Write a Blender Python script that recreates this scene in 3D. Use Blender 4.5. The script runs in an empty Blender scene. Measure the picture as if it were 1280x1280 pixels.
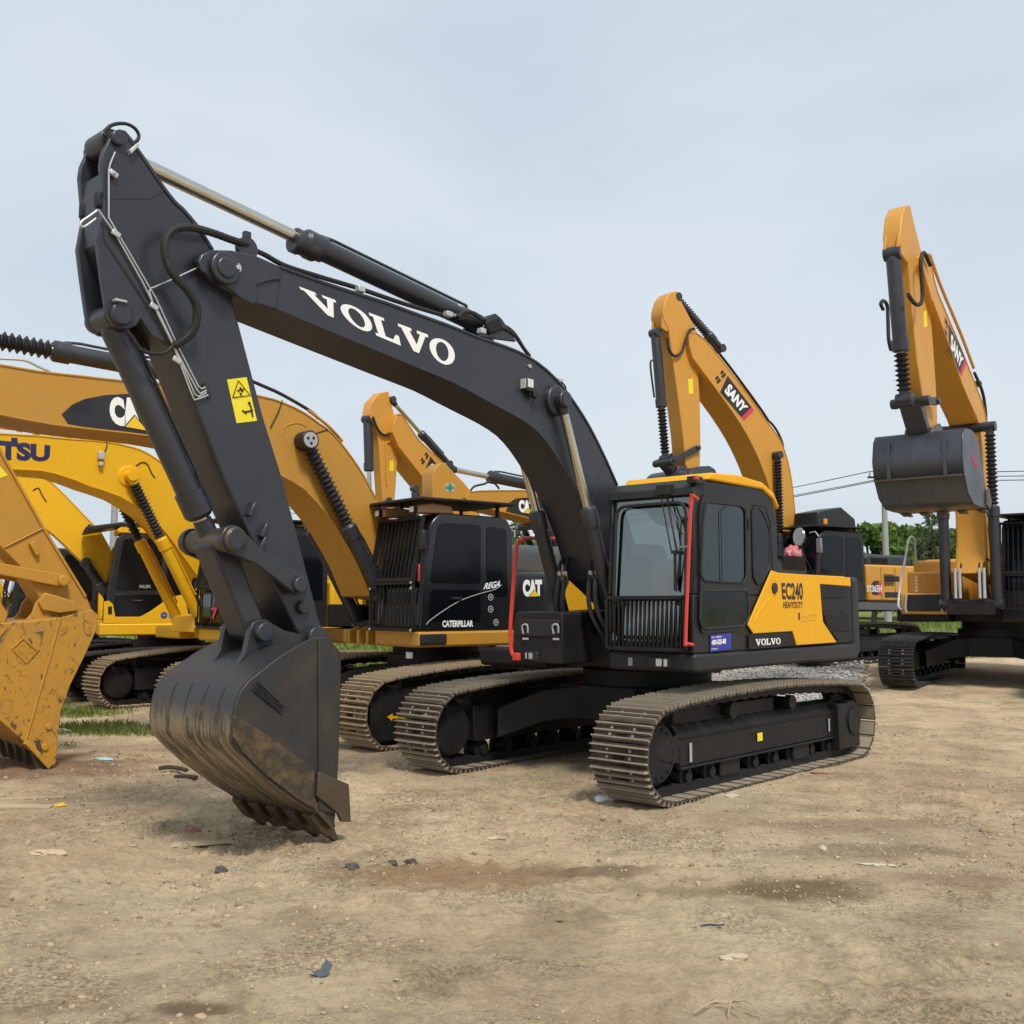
import bpy, bmesh, math, random
import numpy as np
from mathutils import Vector, Matrix
random.seed(7); rng = np.random.default_rng(7)
scn = bpy.context.scene
COL = scn.collection
rad = math.radians
PI = math.pi

# ------------------------------------------------------------------ camera model (used to measure the photograph)
CAM_H = 1.70; FPX = 1280.0; HOR = 757.0
PITCH = math.atan((HOR - 640) / FPX); CP, SP = math.cos(PITCH), math.sin(PITCH)
def ray(px, py):
    u = (px - 640) / FPX; v = (640 - py) / FPX
    return Vector((u, CP - v * SP, SP + v * CP))

# ------------------------------------------------------------------ terrain
def sm(t): t = np.clip(t, 0, 1); return t * t * (3 - 2 * t)
def gz(x, y):
    """large shape of the yard: nearly flat, rising gently to the right rear and far away"""
    x = np.asarray(x, float); y = np.asarray(y, float)
    return 0.40 * sm((y - 14) / 11) * sm((x - 2.5) / 4.5) + 0.75 * sm((y - 30) / 45)
def _h(i, j, s):
    n = np.sin(i * 127.1 + j * 311.7 + s * 74.7) * 43758.5453
    return n - np.floor(n)
def vnoise(x, y, s):
    xi = np.floor(x); yi = np.floor(y); fx = sm(x - xi); fy = sm(y - yi)
    a = _h(xi, yi, s); b = _h(xi + 1, yi, s); c = _h(xi, yi + 1, s); d = _h(xi + 1, yi + 1, s)
    return a + (b - a) * fx + (c - a) * fy + (a - b - c + d) * fx * fy
def fbm(x, y, f, o, s):
    t = 0; a = .5
    for k in range(o):
        t = t + a * (vnoise(x * f + 13.7 * k, y * f - 7.3 * k, s + k) - .5); f *= 2.03; a *= .55
    return t
def hz(x, y):
    near = 1 - sm((y - 16) / 14)
    n = fbm(x, y, .35, 3, 3) * .05 + fbm(x * .6 + y * .25, y, 1.6, 4, 11) * .045
    rough = sm((fbm(x, y, .45, 3, 29) + .10) / .22)
    cl = np.clip(fbm(x, y, 9., 3, 63) - .03, 0, .25) + .6*np.clip(fbm(x, y, 19., 2, 71) - .05, 0, .25)
    n = n + rough * (fbm(x, y, 7., 4, 17) * .070 + cl*.11) + fbm(x, y, 17, 3, 41) * .012
    # old tyre and track ruts running across the foreground
    w = y - 4.6 + .16 * x + .25 * np.sin(x * .5)
    for off in (0, .85, 2.3, 3.0):
        q = (w - off) / .17
        n = n - .026 * np.exp(-q * q) * (0.55 + .45 * np.sin(x * 34 + off)) * sm((fbm(x, y, .6, 2, 90 + int(off)) + .12) / .2)
    u, v = x + 1.67, y - 7.76
    n = n + .06*np.exp(-((u*.656 + v*.755)/.30)**2 - ((u*.755 - v*.656)/.62)**2)     # soil pushed up by the bucket teeth
    return gz(x, y) + n * near - .014

# ------------------------------------------------------------------ materials
MATS = {}
def nodes_of(m):
    m.use_nodes = True
    return m.node_tree.nodes, m.node_tree.links, m.node_tree.nodes['Principled BSDF']
def paint(name, col, rough=.42, metal=0., dust=.25, dustcol=(.30, .23, .15), bump=.02, scale=3., spec=.5, coat=0., chips=0., vary=.045):
    if name in MATS: return MATS[name]
    m = bpy.data.materials.new(name); N, L, b = nodes_of(m)
    tc = N.new('ShaderNodeTexCoord')
    n1 = N.new('ShaderNodeTexNoise'); n1.inputs['Scale'].default_value = scale; n1.inputs['Detail'].default_value = 7; n1.inputs['Roughness'].default_value = .62
    n2 = N.new('ShaderNodeTexNoise'); n2.inputs['Scale'].default_value = scale * 9; n2.inputs['Detail'].default_value = 4
    L.new(tc.outputs['Object'], n1.inputs['Vector']); L.new(tc.outputs['Object'], n2.inputs['Vector'])
    rp = N.new('ShaderNodeValToRGB'); rp.color_ramp.elements[0].position = .42; rp.color_ramp.elements[1].position = .78
    rp.color_ramp.elements[0].color = (0, 0, 0, 1); rp.color_ramp.elements[1].color = (dust, dust, dust, 1)
    L.new(n1.outputs['Fac'], rp.inputs['Fac'])
    mx = N.new('ShaderNodeMixRGB'); mx.inputs['Color1'].default_value = (*col, 1); mx.inputs['Color2'].default_value = (*dustcol, 1)
    L.new(rp.outputs['Color'], mx.inputs['Fac'])
    mv = N.new('ShaderNodeMixRGB'); mv.blend_type = 'MULTIPLY'; mv.inputs['Fac'].default_value = 1
    r2 = N.new('ShaderNodeValToRGB'); r2.color_ramp.elements[0].color = (1-vary, 1-vary, 1-vary, 1); r2.color_ramp.elements[1].color = (1+vary*.5, 1+vary*.5, 1+vary*.5, 1)
    r2.color_ramp.elements[0].position = .3; r2.color_ramp.elements[1].position = .7
    L.new(n2.outputs['Fac'], r2.inputs['Fac']); L.new(mx.outputs['Color'], mv.inputs['Color1']); L.new(r2.outputs['Color'], mv.inputs['Color2'])
    out = mv.outputs['Color']
    if chips:
        wv = N.new('ShaderNodeTexNoise'); wv.inputs['Scale'].default_value = 5; wv.inputs['Detail'].default_value = 9; wv.inputs['Roughness'].default_value = .72; wv.inputs['Distortion'].default_value = 2.2
        mp = N.new('ShaderNodeMapping'); mp.inputs['Scale'].default_value = (1.7, .8, 1.0); mp.inputs['Rotation'].default_value = (0, .6, 0)
        L.new(tc.outputs['Object'], mp.inputs['Vector']); L.new(mp.outputs['Vector'], wv.inputs['Vector'])
        rc = N.new('ShaderNodeValToRGB'); rc.color_ramp.elements[0].position = .565; rc.color_ramp.elements[1].position = .60
        L.new(wv.outputs['Fac'], rc.inputs['Fac'])
        mc = N.new('ShaderNodeMixRGB'); mc.inputs['Color2'].default_value = (.055, .035, .02, 1)
        mm = N.new('ShaderNodeMath'); mm.operation = 'MULTIPLY'; mm.inputs[1].default_value = chips
        L.new(rc.outputs['Color'], mm.inputs[0]); L.new(mm.outputs[0], mc.inputs['Fac']); L.new(out, mc.inputs['Color1']); out = mc.outputs['Color']
    L.new(out, b.inputs['Base Color'])
    rr = N.new('ShaderNodeMapRange'); rr.inputs['To Min'].default_value = rough - .06; rr.inputs['To Max'].default_value = min(1, rough + .22)
    L.new(n1.outputs['Fac'], rr.inputs['Value']); L.new(rr.outputs['Result'], b.inputs['Roughness'])
    b.inputs['Metallic'].default_value = metal; b.inputs['Specular IOR Level'].default_value = spec
    b.inputs['Coat Weight'].default_value = coat; b.inputs['Coat Roughness'].default_value = .12
    if bump:
        bp = N.new('ShaderNodeBump'); bp.inputs['Strength'].default_value = bump * 4; bp.inputs['Distance'].default_value = .01
        L.new(n2.outputs['Fac'], bp.inputs['Height']); L.new(bp.outputs['Normal'], b.inputs['Normal'])
    MATS[name] = m; return m
def plain(name, col, rough=.5, metal=0., spec=.5):
    return paint(name, col, rough, metal, dust=0.06, bump=0, spec=spec)
def leaf_mat(name, c1, c2):
    m = bpy.data.materials.new(name); m.use_nodes = True; N, L = m.node_tree.nodes, m.node_tree.links; N.remove(N['Principled BSDF']); o = N['Material Output']
    g = N.new('ShaderNodeNewGeometry'); n = N.new('ShaderNodeTexNoise'); n.inputs['Scale'].default_value = 1.1; L.new(g.outputs['Position'], n.inputs['Vector'])
    mx = N.new('ShaderNodeMixRGB'); mx.inputs['Color1'].default_value = (*c1, 1); mx.inputs['Color2'].default_value = (*c2, 1); L.new(n.outputs['Fac'], mx.inputs['Fac'])
    d = N.new('ShaderNodeBsdfDiffuse'); t = N.new('ShaderNodeBsdfTranslucent'); L.new(mx.outputs[0], d.inputs['Color']); L.new(mx.outputs[0], t.inputs['Color'])
    a = N.new('ShaderNodeMixShader'); a.inputs['Fac'].default_value = .42; L.new(d.outputs[0], a.inputs[1]); L.new(t.outputs[0], a.inputs[2]); L.new(a.outputs[0], o.inputs['Surface']); return m
def glass_mat(name, tint, refl=.12):
    if name in MATS: return MATS[name]
    m = bpy.data.materials.new(name); m.use_nodes = True; N, L = m.node_tree.nodes, m.node_tree.links
    N.remove(N['Principled BSDF']); o = N['Material Output']
    t = N.new('ShaderNodeBsdfTransparent'); t.inputs['Color'].default_value = (*tint, 1)
    g = N.new('ShaderNodeBsdfGlossy'); g.inputs['Roughness'].default_value = .03; g.inputs['Color'].default_value = (.9, .97, .95, 1)
    f = N.new('ShaderNodeLayerWeight'); f.inputs['Blend'].default_value = .35
    mr = N.new('ShaderNodeMapRange'); mr.inputs['To Min'].default_value = refl; mr.inputs['To Max'].default_value = .85
    L.new(f.outputs['Fresnel'], mr.inputs['Value'])
    mx = N.new('ShaderNodeMixShader'); L.new(mr.outputs['Result'], mx.inputs['Fac']); L.new(t.outputs[0], mx.inputs[1]); L.new(g.outputs[0], mx.inputs[2])
    L.new(mx.outputs[0], o.inputs['Surface']); MATS[name] = m; return m

DARK = paint('dark_grey_paint', (.0225, .0245, .033), .33, dust=.14, dustcol=(.11, .10, .085), bump=.012, scale=1.1, spec=.5, vary=.08, coat=.12)
FRAME = paint('black_frame_paint', (.009, .0095, .0105), .48, dust=.16, dustcol=(.10, .08, .055), bump=.02, scale=2.2, spec=.30)
BODYG = paint('charcoal_body_paint', (.019, .0205, .0225), .42, dust=.07, dustcol=(.14, .12, .09), bump=.006, spec=.35)
VYEL = paint('warm_yellow_paint', (.78, .385, .004), .42, dust=.07, dustcol=(.50, .30, .05), bump=.004, spec=.30)
OCHRE = paint('ochre_paint', (.46, .225, .022), .42, dust=.30, dustcol=(.34, .20, .06), bump=.010, scale=1.6)
OCHRE_SCR = paint('scraped_ochre_paint', (.46, .225, .022), .48, dust=.45, dustcol=(.27, .16, .05), bump=.03, scale=2.5, chips=.85)
KYEL = paint('bright_yellow_paint', (.74, .40, .006), .42, dust=.22, dustcol=(.52, .31, .03), bump=.006, spec=.32)
SORA = paint('orange_yellow_paint', (.58, .275, .035), .40, dust=.18, dustcol=(.40, .24, .08), bump=.006)
RUBBER = paint('black_rubber', (.010, .010, .011), .6, dust=.15, dustcol=(.10, .085, .06), bump=.02)
BELLOW = paint('bellows_rubber', (.013, .013, .017), .38, dust=.06, bump=.01)
BLACKP = paint('black_plastic', (.010, .011, .012), .35, dust=.08, dustcol=(.08, .07, .06), bump=.004)
CHROME = paint('chrome_rod', (.62, .60, .52), .16, metal=1., dust=.25, dustcol=(.30, .27, .18), bump=0)
STEEL = paint('worn_steel', (.40, .37, .33), .38, metal=.75, dust=.5, dustcol=(.22, .17, .11), bump=.03, scale=6)
PIPE = plain('zinc_pipe', (.50, .51, .52), .35, .4)
WHITE = plain('white_vinyl', (.82, .82, .80), .5)
SHOE = paint('muddy_shoe_plate', (.042, .034, .026), .75, dust=.40, dustcol=(.31, .235, .15), bump=.08, scale=7)
SHOEBAR = paint('worn_grouser', (.30, .25, .19), .55, metal=.2, dust=.6, dustcol=(.46, .38, .26), bump=.05, scale=9)
SHOE_C = paint('dry_mud_shoe_plate', (.13, .088, .053), .8, dust=.7, dustcol=(.36, .255, .15), bump=.12, scale=9)
SHOEBAR_C = paint('dry_mud_grouser', (.40, .30, .19), .75, dust=.9, dustcol=(.43, .32, .20), bump=.08, scale=9)
SHOE_K = paint('black_shoe_plate', (.022, .021, .021), .55, dust=.15, dustcol=(.10, .085, .065), bump=.04, scale=7)
SHOEBAR_K = paint('black_grouser', (.055, .053, .05), .5, dust=.3, dustcol=(.14, .12, .09), bump=.03)
def bucket_material():
    m = paint('scraped_muddy_bucket', (.026, .026, .029), .30, dust=.12, dustcol=(.10, .075, .05), bump=.02, scale=2.2)
    N, L = m.node_tree.nodes, m.node_tree.links; b = N['Principled BSDF']
    tc = N.new('ShaderNodeTexCoord'); sp = N.new('ShaderNodeSeparateXYZ'); L.new(tc.outputs['Object'], sp.inputs[0])
    def nz(scale, vec, det=6, ro=.65):
        mp = N.new('ShaderNodeMapping'); mp.inputs['Scale'].default_value = vec; n = N.new('ShaderNodeTexNoise'); n.inputs['Scale'].default_value = scale; n.inputs['Detail'].default_value = det; n.inputs['Roughness'].default_value = ro
        L.new(tc.outputs['Object'], mp.inputs['Vector']); L.new(mp.outputs['Vector'], n.inputs['Vector']); return n.outputs['Fac']
    def mr(v, a, b_, lo=0., hi=1.):
        r = N.new('ShaderNodeMapRange'); r.interpolation_type = 'SMOOTHSTEP'; r.inputs['From Min'].default_value = a; r.inputs['From Max'].default_value = b_; r.inputs['To Min'].default_value = lo; r.inputs['To Max'].default_value = hi; L.new(v, r.inputs['Value']); return r.outputs['Result']
    def ma(op, a, c):
        x = N.new('ShaderNodeMath'); x.operation = op
        for k, q in ((0, a), (1, c)):
            if isinstance(q, (int, float)): x.inputs[k].default_value = q
            else: L.new(q, x.inputs[k])
        return x.outputs[0]
    streak = nz(3., (.8, 6., .8), 8, .72); blot = nz(3.2, (1, 1, 1)); fine = nz(28., (1, 1, 1), 5)
    edge = ma('ADD', sp.outputs['Z'], ma('ADD', ma('MULTIPLY', ma('SUBTRACT', streak, .5), 1.1), ma('MULTIPLY', ma('SUBTRACT', blot, .5), .9)))
    mud = mr(edge, 1.12, .80, 0., 1.)
    cr = N.new('ShaderNodeValToRGB'); e = cr.color_ramp.elements; e[0].position = .36; e[0].color = (.028,.024,.02,1); e[1].position = .62; e[1].color = (.20,.145,.075,1); k = e.new(.5); k.color = (.085,.06,.034,1)
    L.new(ma('ADD', ma('MULTIPLY', streak, .55), ma('MULTIPLY', fine, .45)), cr.inputs['Fac'])
    old = b.inputs['Base Color'].links[0].from_socket
    m1 = N.new('ShaderNodeMixRGB'); L.new(ma('MULTIPLY', mud, .85), m1.inputs['Fac']); L.new(old, m1.inputs['Color1']); L.new(cr.outputs['Color'], m1.inputs['Color2'])
    band = ma('MULTIPLY', mr(sp.outputs['Z'], 1.05, .80), mr(sp.outputs['Z'], .22, .5)); scr = ma('MULTIPLY', band, mr(ma('ADD', ma('MULTIPLY', streak, .7), ma('MULTIPLY', blot, .3)), .42, .56))
    m2 = N.new('ShaderNodeMixRGB'); L.new(scr, m2.inputs['Fac']); L.new(m1.outputs['Color'], m2.inputs['Color1']); m2.inputs['Color2'].default_value = (.36,.30,.205,1)
    L.new(m2.outputs['Color'], b.inputs['Base Color']); L.new(ma('MULTIPLY', scr, .8), b.inputs['Metallic'])
    rg = ma('ADD', ma('MULTIPLY', mud, .22), ma('SUBTRACT', .40, ma('MULTIPLY', scr, .22))); L.new(rg, b.inputs['Roughness'])
    return m
MUDB = bucket_material()
SIDEB = paint('scratched_side_plate', (.027, .028, .029), .42, dust=.55, dustcol=(.085, .068, .035), bump=.02, scale=3.2, chips=.5, spec=.4)
RUSTW = paint('rusty_wear_plate', (.050, .040, .028), .65, metal=.2, dust=1., dustcol=(.19, .125, .045), bump=.1, scale=14, vary=.3)
BUCKET = paint('muddy_bucket_steel', (.030, .029, .030), .40, metal=.25, dust=.55, dustcol=(.14, .09, .045), bump=.04, scale=2.6)
LIPST = paint('scraped_bucket_steel', (.13, .105, .075), .38, metal=.7, dust=.8, dustcol=(.085, .055, .03), bump=.08, scale=4)
RED = plain('red_paint', (.62, .045, .03), .4)
REDCLOTH = plain('red_cloth', (.50, .03, .045), .8)
BLUE = plain('blue_vinyl', (.02, .035, .30), .4)
NAVY = plain('navy_letter', (.012, .014, .075), .4)
INKB = plain('black_vinyl', (.012, .010, .012), .4)
STY = plain('sticker_yellow', (.80, .66, .02), .45)
TRIY = plain('logo_yellow', (.80, .50, .01), .45)
GREENV = plain('green_vinyl', (.01, .22, .07), .5)
GREYV = plain('grey_sticker', (.35, .36, .36), .5)
PINKR = plain('crimson_vinyl', (.60, .03, .09), .5)
LENS = plain('lamp_lens', (.70, .72, .70), .12, .3)
AMBER = plain('amber_lens', (.75, .28, .02), .25)
MESH_G = paint('grille_mesh', (.013, .014, .015), .5, dust=.35, dustcol=(.16, .14, .11), bump=.02, scale=8)
SLOT = plain('dark_slot', (.004, .004, .004), .9)
GLS = paint('dark_side_glass', (.004, .005, .007), .07, dust=.0, bump=0, spec=.30)
WGL = glass_mat('windscreen_glass', (.40, .50, .47), .19)
CGL = glass_mat('tinted_glass', (.22, .25, .25), .08); SGL = glass_mat('door_glass', (.13, .15, .17), .05)
MIRROR = plain('mirror_glass', (.34, .36, .34), .12, .85)
CONC = paint('pole_concrete', (.34, .33, .31), .85, dust=.4, dustcol=(.22, .21, .19), bump=.05)
WIRE = plain('wire_black', (.03, .03, .03), .6)
STEELB = paint('grey_bucket_steel', (.085, .092, .105), .28, metal=.6, dust=.4, dustcol=(.06, .05, .045), bump=.02, scale=2)

# ------------------------------------------------------------------ mesh builder
class MB:
    def __init__(s): s.v = []; s.f = []; s.m = []
    def add(s, vs, fs, mat=0):
        o = len(s.v); s.v.extend([tuple(map(float, p)) for p in vs])
        for f in fs: s.f.append(tuple(i + o for i in f)); s.m.append(mat)
        return s
    def box(s, x0, x1, y0, y1, z0, z1, mat=0):
        p = [(x0,y0,z0),(x1,y0,z0),(x1,y1,z0),(x0,y1,z0),(x0,y0,z1),(x1,y0,z1),(x1,y1,z1),(x0,y1,z1)]
        return s.add(p, [(0,3,2,1),(4,5,6,7),(0,1,5,4),(1,2,6,5),(2,3,7,6),(3,0,4,7)], mat)
    def rbox(s, c, size, R=None, mat=0):
        hx, hy, h = size[0]/2, size[1]/2, size[2]/2
        p = [Vector(q) for q in [(-hx,-hy,-h),(hx,-hy,-h),(hx,hy,-h),(-hx,hy,-h),(-hx,-hy,h),(hx,-hy,h),(hx,hy,h),(-hx,hy,h)]]
        if R is not None: p = [R @ q for q in p]
        c = Vector(c)
        return s.add([q + c for q in p], [(0,3,2,1),(4,5,6,7),(0,1,5,4),(1,2,6,5),(2,3,7,6),(3,0,4,7)], mat)
    def _prism(s, a, b, mat):
        n = len(a); fs = [tuple(range(n))[::-1], tuple(range(n, 2*n))]
        fs += [(i, (i+1) % n, n + (i+1) % n, n + i) for i in range(n)]
        return s.add(list(a) + list(b), fs, mat)
    def py(s, prof, y0, y1, mat=0): return s._prism([(x,y0,z) for x,z in prof], [(x,y1,z) for x,z in prof], mat)
    def pz(s, prof, z0, z1, mat=0): return s._prism([(x,y,z0) for x,y in prof], [(x,y,z1) for x,y in prof], mat)
    def px(s, prof, x0, x1, mat=0): return s._prism([(x0,y,z) for y,z in prof], [(x1,y,z) for y,z in prof], mat)
    def lathe(s, p, q, prof, n=20, mat=0):
        """prof: list of (t along p->q in metres, radius)"""
        p = Vector(p); q = Vector(q); d = (q - p).normalized()
        u = d.orthogonal().normalized(); w = d.cross(u); vs = []; fs = []
        for t, r in prof:
            for i in range(n):
                a = 2*PI*i/n; vs.append(p + d*t + (u*math.cos(a) + w*math.sin(a))*r)
        for k in range(len(prof)-1):
            for i in range(n): fs.append((k*n+i, k*n+(i+1)%n, (k+1)*n+(i+1)%n, (k+1)*n+i))
        fs.append(tuple(range(n))[::-1]); fs.append(tuple(range((len(prof)-1)*n, len(prof)*n)))
        return s.add(vs, fs, mat)
    def cyl(s, p, q, r, r2=None, n=20, mat=0):
        l = (Vector(q)-Vector(p)).length
        return s.lathe(p, q, [(0, r), (l, r if r2 is None else r2)], n, mat)
    def tube(s, pts, r, n=8, mat=0, smooth=0, rib=0):
        pts = [Vector(p) for p in pts]
        if smooth: pts = spline(pts, smooth)
        vs = []; fs = []; up = None
        for i, p in enumerate(pts):
            d = (pts[min(i+1, len(pts)-1)] - pts[max(i-1, 0)]).normalized()
            if up is None: up = d.orthogonal().normalized()
            up = (up - d*up.dot(d)).normalized(); w = d.cross(up)
            rr = r*(1 + rib*(i % 2)) if rib else r
            for k in range(n):
                a = 2*PI*k/n; vs.append(p + (up*math.cos(a) + w*math.sin(a))*rr)
        for i in range(len(pts)-1):
            for k in range(n): fs.append((i*n+k, i*n+(k+1)%n, (i+1)*n+(k+1)%n, (i+1)*n+k))
        fs.append(tuple(range(n))[::-1]); fs.append(tuple(range((len(pts)-1)*n, len(pts)*n)))
        return s.add(vs, fs, mat)
    def sheet(s, prof, y0, y1, th, mat=0):
        """open curve of (x,z) swept from y0 to y1 with thickness th to its left side"""
        n = len(prof); inn = []
        for i in range(n):
            a = prof[max(i-1,0)]; b = prof[min(i+1,n-1)]; dx, dz = b[0]-a[0], b[1]-a[1]; l = math.hypot(dx,dz) or 1
            inn.append((prof[i][0]-dz/l*th, prof[i][1]+dx/l*th))
        return s._sheet(prof, inn, y0, y1, mat)
    def _sheet(s, a, b, y0, y1, mat):
        n = len(a); vs = []
        for P in (a, b):
            for x, z in P: vs += [(x, y0, z), (x, y1, z)]
        fs = []
        A = lambda i, k: 2*i + k; B = lambda i, k: 2*n + 2*i + k
        for i in range(n-1):
            fs += [(A(i,0),A(i+1,0),A(i+1,1),A(i,1)), (B(i,0),B(i,1),B(i+1,1),B(i+1,0)),
                   (A(i,0),B(i,0),B(i+1,0),A(i+1,0)), (A(i,1),A(i+1,1),B(i+1,1),B(i,1))]
        fs += [(A(0,0),A(0,1),B(0,1),B(0,0)), (A(n-1,0),B(n-1,0),B(n-1,1),A(n-1,1))]
        return s.add(vs, fs, mat)
    def build(s, name, mats, parent=None, bevel=0., seg=2, smooth=35, recalc=True, loc=None):
        me = bpy.data.meshes.new(name); me.from_pydata(s.v, [], s.f)
        if not isinstance(mats, (list, tuple)): mats = [mats]
        for m in mats: me.materials.append(m)
        me.polygons.foreach_set('material_index', s.m)
        if recalc:
            bm = bmesh.new(); bm.from_mesh(me); bmesh.ops.recalc_face_normals(bm, faces=bm.faces); bm.to_mesh(me); bm.free()
        if smooth:
            me.polygons.foreach_set('use_smooth', [True]*len(me.polygons)); me.set_sharp_from_angle(angle=rad(smooth))
        me.update()
        o = bpy.data.objects.new(name, me); COL.objects.link(o)
        if parent: o.parent = parent
        if loc: o.location = loc
        if bevel:
            b = o.modifiers.new('bevel', 'BEVEL'); b.width = bevel; b.segments = seg; b.limit_method = 'ANGLE'; b.angle_limit = rad(40); b.harden_normals = False
        return o
def spline(pts, k):
    out = []; n = len(pts)
    for i in range(n-1):
        p0, p1, p2, p3 = pts[max(i-1,0)], pts[i], pts[i+1], pts[min(i+2,n-1)]
        for j in range(k):
            t = j/k
            out.append(.5*((2*p1) + (p2-p0)*t + (2*p0-5*p1+4*p2-p3)*t*t + (3*p1-p0-3*p2+p3)*t**3))
    out.append(pts[-1]); return out
def smooth2(pts, k=4):
    return [(p.x, p.y) for p in spline([Vector((a, b, 0)) for a, b in pts], k)]
def roundpoly(pts, r, k=4):
    out = []; n = len(pts)
    for i in range(n):
        a, b, c = [Vector((*pts[j % n], 0)) for j in (i-1, i, i+1)]
        u = (a-b); v = (c-b); rr = min(r, u.length*.45, v.length*.45); u.normalize(); v.normalize()
        p, q = b+u*rr, b+v*rr
        for t in range(k+1):
            t /= k; w = p*(1-t)**2 + b*2*t*(1-t) + q*t*t; out.append((w.x, w.y))
    return out
def arc(cx, cz, r, a0, a1, n=10): return [(cx + r*math.cos(rad(a0+(a1-a0)*i/n)), cz + r*math.sin(rad(a0+(a1-a0)*i/n))) for i in range(n+1)]

# ------------------------------------------------------------------ lettering
_tx = {}
def text_geo(s, bold=.0, italic=0., space=1.):
    k = (s, bold, italic, space)
    if k in _tx: return _tx[k]
    cu = bpy.data.curves.new('t', 'FONT'); cu.body = s; cu.offset = bold; cu.shear = italic; cu.space_character = space; cu.resolution_u = 4
    ob = bpy.data.objects.new('t', cu); COL.objects.link(ob)
    bpy.context.view_layer.update(); dg = bpy.context.evaluated_depsgraph_get()
    me = bpy.data.meshes.new_from_object(ob.evaluated_get(dg))
    vs = [(v.co.x, v.co.y) for v in me.vertices]; fs = [tuple(p.vertices) for p in me.polygons]
    bpy.data.objects.remove(ob); bpy.data.curves.remove(cu); bpy.data.meshes.remove(me)
    x0 = min(v[0] for v in vs); x1 = max(v[0] for v in vs); y0 = min(v[1] for v in vs); y1 = max(v[1] for v in vs)
    vs = [((a-x0)/(x1-x0), (b-y0)/(y1-y0)) for a, b in vs]
    _tx[k] = (vs, fs); return _tx[k]
def slab_geo(word):
    """bold slab-serif letters drawn as polygons"""
    V = [(0,1),(.44,1),(.44,.87),(.36,.87),(.56,.36),(.72,.87),(.62,.87),(.62,1),(1,1),(1,.87),(.91,.87),(.60,0),(.40,0),(.09,.87),(0,.87)]
    Lt = [(0,1),(.50,1),(.50,.87),(.38,.87),(.38,.15),(.66,.15),(.80,.42),(.92,.42),(.92,0),(0,0),(0,.13),(.11,.13),(.11,.87),(0,.87)]
    vs = []; fs = []; x = 0
    for ch in word:
        o = len(vs)
        if ch == 'O':
            w = .98; n = 28
            for i in range(n):
                a = 2*PI*i/n
                vs.append((x+w*(.5+.5*math.cos(a)), .5+.53*math.sin(a))); vs.append((x+w*(.5+.25*math.cos(a+.12)), .5+.40*math.sin(a+.12)))
            fs += [(o+2*i, o+2*((i+1)%n), o+2*((i+1)%n)+1, o+2*i+1) for i in range(n)]
        else:
            P, w = (V, 1.05) if ch == 'V' else (Lt, .98)
            vs += [(x+a*w, b) for a, b in P]; fs.append(tuple(range(o, o+len(P))))
        x += w + (.03 if ch != 'L' else -.02)
    m = max(v[0] for v in vs); return [(a/m, b) for a, b in vs], fs
def quadmap(geo, q):
    """map unit-square geometry onto a quad (bottom-left, bottom-right, top-right, top-left) of 3-D points"""
    bl, br, tr, tl = [Vector(p) for p in q]
    return [(bl*(1-a)+br*a)*(1-b) + (tl*(1-a)+tr*a)*b for a, b in geo[0]], geo[1]

# ------------------------------------------------------------------ machines
class Machine:
    def __init__(s, cx, cy, deg, tdeg, label, z0=None):
        a = rad(deg); s.C = Vector((cx, cy, 0)); s.F = Vector((-math.sin(a), -math.cos(a), 0)); s.L = Vector((math.cos(a), -math.sin(a), 0))
        s.z0 = float(gz(cx, cy)) if z0 is None else z0
        r = bpy.data.objects.new('tracked_excavator', None); COL.objects.link(r)
        r.location = (cx, cy, s.z0); r.rotation_euler = (0, 0, -PI/2 - a); r.empty_display_size = .5
        r['label'] = label; r['category'] = 'excavator'; r['group'] = 'excavators parked in the yard'
        s.root = r; s.dt = -rad(tdeg - deg); s.text_holder = None
    def side(s, p, y):
        if len(p) == 3: return (p[0], p[1])
        r = ray(*p); o = Vector((0,0,CAM_H)) - s.C; t = (y - o.dot(s.L))/r.dot(s.L); q = o + r*t
        return (q.dot(s.F), q.z - s.z0)
    def front(s, p, x):
        if len(p) == 3: return (p[0], p[1])
        r = ray(*p); o = Vector((0,0,CAM_H)) - s.C; t = (x - o.dot(s.F))/r.dot(s.F); q = o + r*t
        return (q.dot(s.L), q.z - s.z0)
    def sides(s, P, y): return [s.side(p, y) for p in P]
    def p3(s, p, y):
        a = s.side(p, y); return Vector((a[0], y, a[1]))
    def panel(s, name, P, y, th, mat, parent, rnd=0, bevel=.004):
        Q = s.sides(P, y)
        if rnd: Q = roundpoly(Q, rnd)
        return MB().py(Q, y, y+th).build(name, mat, parent, bevel=bevel)
    def letters(s, name, geo, quad, y, mat, parent):
        q = [s.p3(p, y) for p in quad]
        vs, fs = quadmap(geo, q)
        return MB().add(vs, fs).build(name, mat, parent, smooth=0, recalc=False)
M_ = lambda x, z: (x, z, 'm')
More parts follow.
